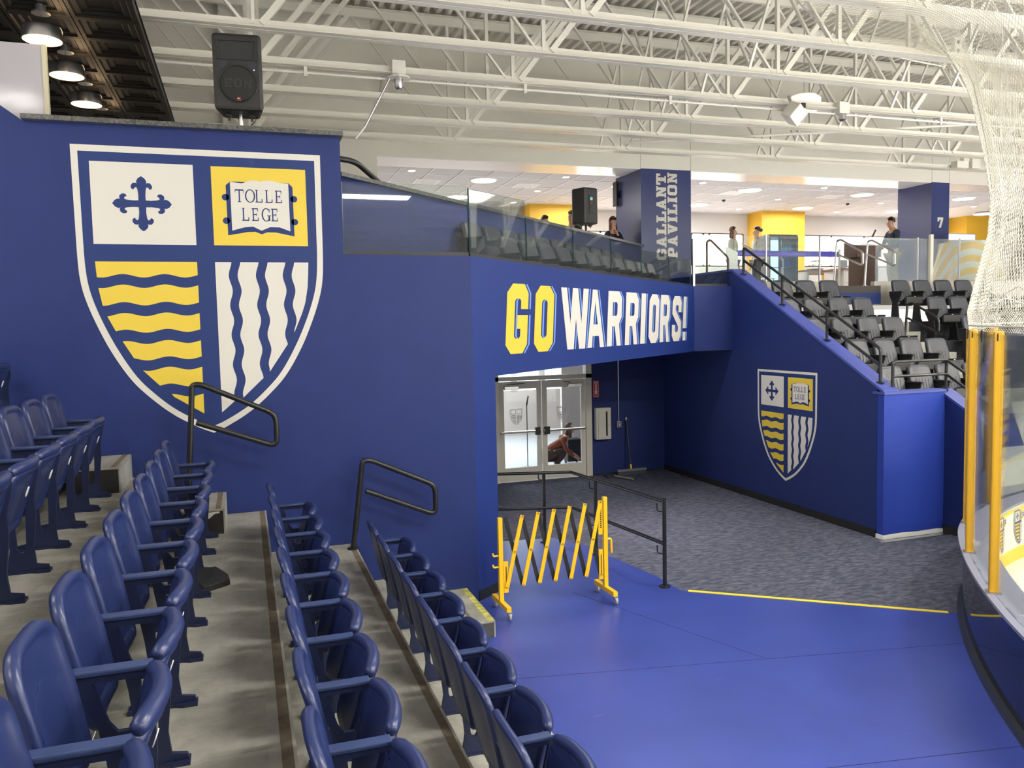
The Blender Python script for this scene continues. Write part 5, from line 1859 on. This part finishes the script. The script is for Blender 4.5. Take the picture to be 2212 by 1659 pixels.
# pipes hung behind the first truss
pp = thing('roof_pipe', 'fat white pipe hung along the pavilion wall behind the trusses', 'pipe', (0, 0, 0))
MB().tube([(2.7, 15.3, 7.785), (24, 15.3, 7.785)], .085, 12).build('pipe', WHITE, pp, smooth=True)
MB().tube(fillet([(2.95, 15.3, 7.785), (2.72, 15.25, 7.785), (2.66, 15.2, 7.35)], .2), .085, 12).build('elbow', WHITE, pp, smooth=True)
for x in (5.4, 9.3, 13.2, 17.1):
    MB().lathe([(.095, -.03), (.095, .03)], (x, 15.3, 7.785), 14, 'x').build('coupling', WHITE, pp)
    MB().tube([(x + .05, 15.3, 7.785), (x + .05, 15.3, ZD)], .006, 6).build('hanger_rod', WHITE, pp)
pp = thing('sprinkler_line', 'slim white sprinkler pipe under the fourth truss from the wall', 'pipe', (0, 0, 0))
MB().tube([(-3, TY[3] - .02, 6.33), (24, TY[3] - .02, 6.33)], .018, 8).build('pipe', WHITE, pp, smooth=True)
for x in (-1.2, .9, 3.9, 6.2, 8.6, 11.4):
    MB().box((x - .02, TY[3] - .05, 6.28), (x + .02, TY[3] + .01, 6.40)).build('clip', WHITE, pp)
# projector-like flood light, camera boxes, junction boxes
fl = thing('bay_light', 'bright round bay light hanging among the roof trusses', 'lamp', (8.98, 11.30, 6.50))
MB().lathe([(.26, 0), (.27, .16), (.20, .22)], (0, 0, 0), 26).build('drum', mat('bay_lamp_drum', (.8, .78, .7), .5, emit=(1, .88, .7), estr=.9), fl, smooth=True)
MB().lathe([(.25, -.004), (.25, .0)], (0, 0, 0), 26).build('lens', BAYLAMP, fl)
MB().tube([(0, 0, .22), (0, 0, 2.05)], .008, 6).build('hanger', STEEL, fl)
fb_ = thing('ceiling_projector', 'off-white boxy device on a bracket beside the round bay light', 'device', (8.29, 10.66, 6.22))
hb_ = MB().bbox((-.13, -.10, -.12), (.13, .12, .14), .02).build('housing', WHITE, fb_)
hb_.rotation_euler = (.5, .5, .4)
MB().box((.10, -.06, .10), (.17, .0, .17)).build('lens', BLACKP, fb_)
MB().tube([(-.03, 0, .1), (-.03, .1, .30)], .025, 8).build('bracket', STEEL, fb_)
cm = thing('ceiling_camera', 'white camera unit with dome and junction box under the fourth truss', 'camera', (2.10, TY[3] - .08, 6.16))
MB().bbox((-.09, -.04, .22), (.09, .05, .40), .008).build('junction_box', WHITE, cm)
MB().lathe([(.15, .16), (.15, .185)], (0, 0, 0), 22).build('disc', WHITE, cm)
MB().lathe([(.03, .02), (.055, .05), (.06, .16)], (0, 0, 0), 16).build('dome', STEEL, cm, smooth=True)
MB().tube([(-.12, 0, .16), (-.45, .1, -.46)], .016, 8).build('arm', STEEL, cm, smooth=True)
MB().tube([(-.45, .1, -.46), (-.58, .12, -.62)], .014, 8).build('arm_tip', WHITE, cm, smooth=True)
cm = thing('ceiling_camera', 'white camera unit on the sprinkler line right of the bay light', 'camera', (9.31, TY[3] - .08, 6.20))
MB().bbox((-.10, -.06, .12), (.10, .06, .30), .01).build('junction_box', WHITE, cm)
MB().lathe([(.03, 0), (.06, .03), (.06, .12)], (0, 0, 0), 16).build('dome', STEEL, cm, smooth=True)
bx_ = thing('wall_speaker_box', 'white twin box fixture on the nearest truss beside the net', 'box', (15.86, 14.36, 6.46))
MB().bbox((-.34, -.1, -.06), (0, .08, .10), .006).build('box', WHITE, bx_)
MB().bbox((.08, -.12, -.06), (.32, .06, .20), .006).build('box', WHITE, bx_)
MB().bbox((-.1, -.05, .1), (.16, .05, .22), .004).build('bracket', WHITE, bx_)
ob = tag(MB().bbox((10.29, 9.54, 6.92), (10.43, 9.60, 7.20), .006).build('outlet_box', WHITE), 'small white double outlet box on a roof truss beside the net', 'outlet')
MB().lathe([(.03, 0), (.03, .004)], (10.36, 9.536, 7.13), 10, 'y').build('socket', BLACKP, ob)
MB().lathe([(.03, 0), (.03, .004)], (10.36, 9.536, 7.0), 10, 'y').build('socket', BLACKP, ob)
# steel columns in the upper-left wall
for x, lab in ((.02, 'white bundled steel column behind the loudspeaker'),):
    t = thing('steel_column', lab, 'column', (x, 14.78, ZU))
    MB().box((-.20, 0, 0), (-.10, .12, 4.9)).build('flange', WHITE, t)
    MB().box((.06, 0, 0), (.16, .12, 4.9)).build('flange', WHITE, t)
    MB().box((-.10, .05, 0), (.06, .07, 4.9)).build('web', WHITE, t)

# ------------------------------------------------------------------ terrace: black tin ceiling, pendants, glazed panel
ZK = 6.20
XK = -.873
kc = struct(MB().box((-7.0, YW + .3, ZK + .06), (XK, 15.0, ZK + .10)).build('ceiling_terrace', TIN))
struct(MB().box((XK - .02, YW + .3, ZK - .03), (XK, 15.0, ZK + .12)).build('trim_7', TIN))
tl = None
for i in range(9):
    for jn in range(11):
        if tl is None:
            S = .60
            v, fcs = [], []
            for ins, z in ((.0, .06), (.0, 0), (.035, 0), (.05, .018), (.10, .018), (.12, .040), (.17, .040), (.185, .055), (.19, .055)):
                v += [(ins, ins, z), (S - ins, ins, z), (S - ins, S - ins, z), (ins, S - ins, z)]
            for a in range(8):
                for b in range(4):
                    c = (b + 1) % 4
                    fcs.append((a * 4 + b, a * 4 + c, a * 4 + 4 + c, a * 4 + 4 + b))
            fcs.append((32, 33, 34, 35))
            o = MB().add(v, fcs).build('tin_tile', TIN, kc)
            tl = o.data
        else:
            o = link('tin_tile', tl, kc)
        o.location = (XK - .62 - .61 * i, YW + .32 + .608 * jn, ZK)
PW = ['nearest', 'second', 'third', 'farthest']
for i, y in enumerate((9.106, 10.26, 11.44, 12.63)):
    t = thing('pendant_lamp', 'brushed steel drum pendant lamp, %s in the row over the terrace' % PW[i], 'lamp', (-1.75, y, ZK), group='drum pendant lamps')
    MB().lathe([(.085, -.035), (.085, -.02), (.05, -.02), (.05, .05)], (0, 0, 0), 22).build('canopy', STEEL, t, smooth=True)
    MB().tube([(0, 0, -.03), (0, 0, -.16)], .003, 6).build('cable', BLACKM, t)
    MB().lathe([(.18, -.29), (.18, -.185), (.172, -.165), (.0, -.16)], (0, 0, 0), 32).build('drum', STEEL, t, smooth=True)
    MB().lathe([(.172, -.2925), (.172, -.29)], (0, 0, 0), 32).build('diffuser', LAMPW, t)
    ld = bpy.data.lights.new('pendant_glow', 'POINT')
    ld.energy = 1.6
    ld.color = (1, .66, .36)
    ld.shadow_soft_size = .1
    lo = bpy.data.objects.new('pendant_glow', ld)
    lo.location = (-1.75, y, ZK - .36)
    COL.objects.link(lo)
    lu = bpy.data.objects.new('pendant_uplight', ld)
    lu.location = (-1.62, y + .1, ZK - .12)
    COL.objects.link(lu)
gp = thing('glazed_screen', 'pale glossy glazed screen with a cream edge behind the tall wall', 'screen', (0, 0, 0))
MB().box((-4.4, 8.98, 4.6), (-1.74, 9.02, 5.83)).build('panel', mat('pale_gloss_panel', (.55, .53, .58), .12, bump=.5, bscale=1.2), gp)
MB().box((-1.74, 8.97, 4.6), (-1.70, 9.03, 5.83)).build('edge', mat('cream_edge', (.75, .70, .50), .5), gp)

# ------------------------------------------------------------------ loudspeaker on its pole
def loudspeaker(name, label, loc, rz, back=False, pole=1.0, s=1.0):
    t = thing(name, label, 'loudspeaker', loc, rz)
    w_, h_, d_ = .235 * s, .74 * s, .36 * s
    prof = [(-w_, 0), (w_, 0), (w_ * .78, d_), (-w_ * .78, d_)]
    body = MB().poly([prof], (0, 0, 0), (1, 0, 0), (0, 1, 0), h_).build('cabinet', BLACKP, t, bevel=.035 * s)
    # front (y = 0 side)
    MB().lathe([(.165 * s, -.012), (.172 * s, -.004), (.172 * s, .0)], (0, -.004, .25 * s), 36, 'y').build('woofer_grille', BLACKG, body)
    MB().tube([(.178 * s * math.cos(a), -.006, .25 * s + .178 * s * math.sin(a)) for a in [i * math.pi / 20 for i in range(40)]], .006 * s, 6, closed=True).build('grille_ring', BLACKP, body, smooth=True)
    hv = [(-.16, .50), (.15, .50), (.17, .66), (-.17, .66)]
    hn = MB().add([(x * s, -.003, z * s) for x, z in hv] + [(x * .4 * s, .05, (.58 + (z - .58) * .5) * s) for x, z in hv], [(0, 1, 5, 4), (1, 2, 6, 5), (2, 3, 7, 6), (3, 0, 4, 7), (4, 5, 6, 7)]).build('horn', BLACKG, body, fix=False)
    MB().poly([[(-.185, .48), (.185, .48), (.19, .68), (-.19, .68)], [(-.16, .50), (.15, .50), (.17, .66), (-.17, .66)]], (0, -.002, 0), (s, 0, 0), (0, 0, s), .008).build('horn_frame', BLACKP, body)
    for sx in (-1, 1):
        MB().poly([[(sx * .08, .47), (sx * .16, .47), (sx * .175, .42), (sx * .15, .38), (sx * .10, .42)]], (0, -.001, 0), (s, 0, 0), (0, 0, s), .003).build('port', INK, body)
    for ch_, x_ in (([[(0, 0), (1, 0), (1, .22), (.35, .22), (.35, .4), (.9, .4), (.9, .6), (.35, .6), (.35, .78), (1, .78), (1, 1), (0, 1)]], -.125), (BLK['O'], -.035), ([[(0, 0), (.3, 0), (.3, .55), (.7, 0), (1, 0), (1, 1), (.7, 1), (.7, .45), (.3, 1), (0, 1)]], .055)):
        mm_ = MB()
        put(mm_, ch_, .07 * s, .085 * s, (x_ * s, -.016, .21 * s), Vector((1, 0, 0)), Vector((0, 0, 1)), .004, 0)
        mm_.build('raised_letter', BLACKP, body)
    bd = MB().box((-.022 * s, -.016, .085 * s), (.022 * s, -.012, .125 * s)).build('badge', mat('orange_badge', (.75, .08, .02), .5), body)
    m = MB()
    m.box((-.012 * s, -.0168, .10 * s), (-.006 * s, -.016, .112 * s)).box((-.003 * s, -.0168, .10 * s), (.004 * s, -.016, .112 * s)).box((.007 * s, -.0168, .10 * s), (.012 * s, -.016, .112 * s))
    m.build('badge_print', DECAL_WHITE, bd)['kind'] = 'stuff'
    MB().box((.15 * s, -.006, .385 * s), (.158 * s, -.001, .393 * s)).build('indicator', mat('led', (1, 1, .9), .4, emit=(1, 1, .8), estr=3), body)
    # rear control plate
    rp_ = MB().box((-.06 * s, d_, .22 * s), (.06 * s, d_ + .008, .58 * s)).build('control_plate', BLACKP, body)
    MB().box((-.03 * s, d_ + .008, .48 * s), (.03 * s, d_ + .011, .54 * s)).build('display', mat('teal_display', (.05, .2, .2), .4, emit=(.3, .75, .75), estr=.5), rp_)
    MB().box((-.014 * s, d_ + .008, .40 * s), (.014 * s, d_ + .014, .44 * s)).build('power_switch', RED, rp_)
    MB().box((-.014 * s, d_ + .008, .33 * s), (.014 * s, d_ + .014, .36 * s)).build('socket', INK, rp_)
    MB().tube([(0, d_ * .5, 0), (0, d_ * .5, -pole)], .022, 12).build('pole', STEEL if not back else BLACKM, t, smooth=True)
    for sx in (-1, 1):
        MB().bbox((sx * .11 - .025, d_ * .4, -.03), (sx * .11 + .025, d_ * .6, 0), .004).build('bracket', BLACKP, t)
        MB().lathe([(.012, -.06), (.012, -.03)], (sx * .11, d_ * .5, 0), 8).build('knob', BLACKP, t)
    MB().tube(fillet([(.14, d_ * .5, -.02), (.14, d_ * .5, -.06), (.09, d_ * .5, -.11), (.08, d_ * .5, -.155)], .03), .005, 6).build('cable', BLACKM, t, smooth=True)
    return t


loudspeaker('loudspeaker', 'black loudspeaker with an orange badge on a steel pole above the granite bar top', (.055, 8.46, 5.19), math.radians(-4), pole=.196)
ls = loudspeaker('loudspeaker', 'black loudspeaker on a thin stand, seen from behind, left of the lettered column', (6.33, 14.55, 4.95), math.radians(196), True, pole=1.235, s=.93)
for a in (0, 2.1, 4.2):
    MB().tube([(0, .17, -.75), (.4 * math.cos(a), .17 + .4 * math.sin(a), -1.235)], .012, 8).build('stand_leg', BLACKM, ls, smooth=True)

# ------------------------------------------------------------------ rink corner: boards, glass, net
def rink_curve():
    P = []
    ds = .1
    x, y, th = 6.912, 6.198, math.radians(43.4)
    pts = [(0.0, x, y, th)]
    s = 0
    while s > -5.5:
        s -= ds
        th += math.radians(4.7) * ds
        x -= math.cos(th) * ds
        y -= math.sin(th) * ds
        pts.insert(0, (s, x, y, th))
    x, y, th, s = 6.912, 6.198, math.radians(43.4), 0
    while s < 9:
        s += ds
        th -= ds / 5.2
        x += math.cos(th) * ds
        y += math.sin(th) * ds
        pts.append((s, x, y, th))
    return pts


RC = rink_curve()


def rp_at(s, off=0.0, z=0.0):
    """point on the board line at arc length s, off metres towards the ice"""
    i = min(max(int(round((s + 5.5) / .1)), 0), len(RC) - 1)
    _, x, y, th = RC[i]
    e = s - RC[i][0]
    x += math.cos(th) * e
    y += math.sin(th) * e
    return Vector((x + math.sin(th) * off, y - math.cos(th) * off, z)), th


def strip(prof, s0, s1, name, m_, parent, step=.1):
    """sweep a closed (off, z) outline along the boards"""
    n = int((s1 - s0) / step) + 1
    vs, fs = [], []
    k = len(prof)
    for i in range(n):
        s = s0 + (s1 - s0) * i / (n - 1)
        for o_, z in prof:
            vs.append(tuple(rp_at(s, o_, z)[0]))
    for i in range(n - 1):
        for j_ in range(k):
            l = (j_ + 1) % k
            fs.append((i * k + j_, (i + 1) * k + j_, (i + 1) * k + l, i * k + l))
    fs.append(tuple(range(k)))
    fs.append(tuple((n - 1) * k + j_ for j_ in reversed(range(k))))
    return MB().add(vs, fs).build(name, m_, parent, smooth=True, angle=35)


rk = thing('rink_boards', 'curved rink boards with a glossy navy outside and a grey ledge', 'rink boards', (0, 0, 0))
S0, S1 = -5.4, 8.8
ZL = .78
strip([(.0, .0), (.18, .0), (.18, ZL - .025), (.0, ZL - .025)], S0, S1, 'board_wall', BOARDN, rk)
strip([(-.05, ZL - .025), (.24, ZL - .025), (.24, ZL), (-.05, ZL)], S0, S1, 'ledge', LEDGE, rk)
strip([(-.05, .0), (.0, .0), (.0, .06), (-.04, .06)], S0, S1, 'kick_base', mat('dark_grey_base', (.025, .03, .04), .4), rk)
strip([(.18, .22), (.20, .22), (.20, ZL - .025), (.18, ZL - .025)], S0, S1, 'inner_face', BOARDW, rk)
strip([(.18, .05), (.206, .05), (.206, .22), (.18, .22)], S0, S1, 'yellow_kickplate', YTAPE, rk)
strip([(.2, .66), (.203, .66), (.203, .70), (.2, .70)], S0, S1, 'yellow_band', YTAPE, rk)
# ice sheet
pts = [tuple(rp_at(s, .19)[0])[:2] for s in [S0 + i * .4 for i in range(int((S1 - S0) / .4) + 1)]]
pts += [(34, rp_at(S1, .19)[0].y), (34, -24), (rp_at(S0, .19)[0].x, -24)]
struct(MB().poly([pts], (0, 0, .02), (1, 0, 0), (0, 1, 0), .04).build('floor_ice', ICE))
for s, lab in ((1.55, 'small school shield on the inside of the far rink boards, left one'), (2.15, 'small school shield on the inside of the far rink boards, right one')):
    p, th = rp_at(s, .204)
    kk = .165
    shield('board_decal', lab, p + Vector((0, 0, .24 - 2.033 * kk)), Vector((math.cos(th), math.sin(th), 0)) * kk, Vector((0, 0, kk)))
# posts and panes
ps_ = [-3.12, -1.90, -.68, .54, 1.76, 2.98, 4.20]
PN = ['nearest', 'second', 'third', 'fourth', 'fifth', 'sixth', 'seventh']
ZG = 2.86
for i, s in enumerate(ps_):
    p, th = rp_at(s, .012)
    t = thing('shield_post', 'yellow upright post on the rink boards, %s to the camera' % PN[i], 'post', (p.x, p.y, ZL), th, group='yellow rink glass posts')
    MB().bbox((-.028, -.035, 0), (.028, .035, ZG - ZL + .03), .012).build('post', mat('post_yellow', (.62, .34, .015), .35), t)
    MB().box((-.05, -.05, 0), (.05, .05, .01)).build('base_plate', STEEL, t)
for i, (a, b) in enumerate(zip([-4.34] + ps_[:-1], ps_)):
    t = thing('rink_glass', 'clear rink glass pane %s' % ('left of the nearest yellow post' if i == 0 else 'between the %s and %s yellow posts' % (PN[i - 1], PN[i])), 'glass panel', (0, 0, 0), group='rink glass panes')
    vs, fs = [], []
    n = 7
    for k_ in range(n):
        s = a + .04 + (b - a - .08) * k_ / (n - 1)
        for o_, z in ((.008, ZL), (.008, ZG), (.020, ZG), (.020, ZL)):
            vs.append(tuple(rp_at(s, o_, z)[0]))
    for k_ in range(n - 1):
        for j_ in range(4):
            l = (j_ + 1) % 4
            fs.append((k_ * 4 + j_, (k_ + 1) * 4 + j_, (k_ + 1) * 4 + l, k_ * 4 + l))
    fs += [(0, 1, 2, 3), tuple((n - 1) * 4 + q for q in (3, 2, 1, 0))]
    MB().add(vs, fs).build('pane', RINKGL, t, smooth=True, angle=30)

# safety net: diamond mesh cords, billowing above the glass
PROF = [(2.875, .00), (3.05, .02), (3.4, -.05), (3.8, -.14), (4.2, -.165), (4.55, -.12), (4.9, -.055), (5.25, .02), (5.5, .11), (5.75, .24), (6.0, .42), (6.2, .62), (6.4, .95), (6.55, 1.35), (6.65, 1.8)]


def net_pt(s, q):
    """q: length along the hanging profile 0..1"""
    m_ = len(PROF) - 1
    f_ = q * m_
    i = min(int(f_), m_ - 1)
    t_ = f_ - i
    z = PROF[i][0] + (PROF[i + 1][0] - PROF[i][0]) * t_
    o_ = PROF[i][1] + (PROF[i + 1][1] - PROF[i][1]) * t_
    fold = .014 * math.sin(s * 5.3 + q * 4) * (1 - abs(2 * q - .8) * .4) + .006 * math.sin(s * 11 + 1)
    return rp_at(s, .02 - o_ + fold, z)[0]


nt_ = thing('safety_net', 'cream safety net hanging over the rink glass up to the roof', 'net', (0, 0, 0))
sa, sb_ = -3.4, 4.2
NC, NRW = 250, 150
V = {}
vs, fs = [], []


def cord(a, b, r):
    """three-sided cord"""
    d = (b - a)
    if d.length < 1e-6:
        return
    d.normalize()
    u_ = d.cross(Vector((0.3, 0.2, 1))).normalized()
    w_ = d.cross(u_)
    n0 = len(vs)
    for p in (a, b):
        for k_ in range(3):
            an = 2.0944 * k_
            vs.append(tuple(p + (u_ * math.cos(an) + w_ * math.sin(an)) * r))
    for k_ in range(3):
        l = (k_ + 1) % 3
        fs.append((n0 + k_, n0 + l, n0 + 3 + l, n0 + 3 + k_))


grid = [[net_pt(sa + (sb_ - sa) * i / NC, j_ / NRW) for j_ in range(NRW + 1)] for i in range(NC + 1)]
for i in range(NC):
    for j_ in range(NRW):
        if (i + j_) % 2 == 0:
            cord(grid[i][j_], grid[i + 1][j_ + 1], .0019)
        else:
            cord(grid[i + 1][j_], grid[i][j_ + 1], .0019)
tag(MB().add(vs, fs).build('net_mesh', NETM, nt_, fix=False), kind='stuff')
MB().tube([net_pt(sa + (sb_ - sa) * i / 60, .02) for i in range(61)], .007, 6).build('hem_rope', NETM, nt_)
MB().tube([net_pt(sa + (sb_ - sa) * i / 60, .10) + Vector((0, 0, .03 * math.sin(i * .9))) for i in range(61)], .004, 5).build('hem_cord', NETM, nt_)
for i, s in enumerate((-1.90, -1.3, -.68, -.1, .54)):
    p, th = rp_at(s, .0, ZG - .02)
    MB().tube([p + Vector((0, 0, 0)) + Vector((math.cos(th), math.sin(th), 0)) * (.03 * math.cos(a)) + Vector((0, 0, .05 * math.sin(a))) for a in [k_ * math.pi / 7 for k_ in range(14)]], .006, 6, closed=True).build('snap_hook', BLACKM, nt_, smooth=True)
tag(MB().tube([net_pt(-2.5 + 6 * i / 12, 1.0) + Vector((0, 0, .02)) for i in range(13)], .012, 6).build('net_cable', STEEL), 'thin steel cable carrying the top of the safety net', 'cable')
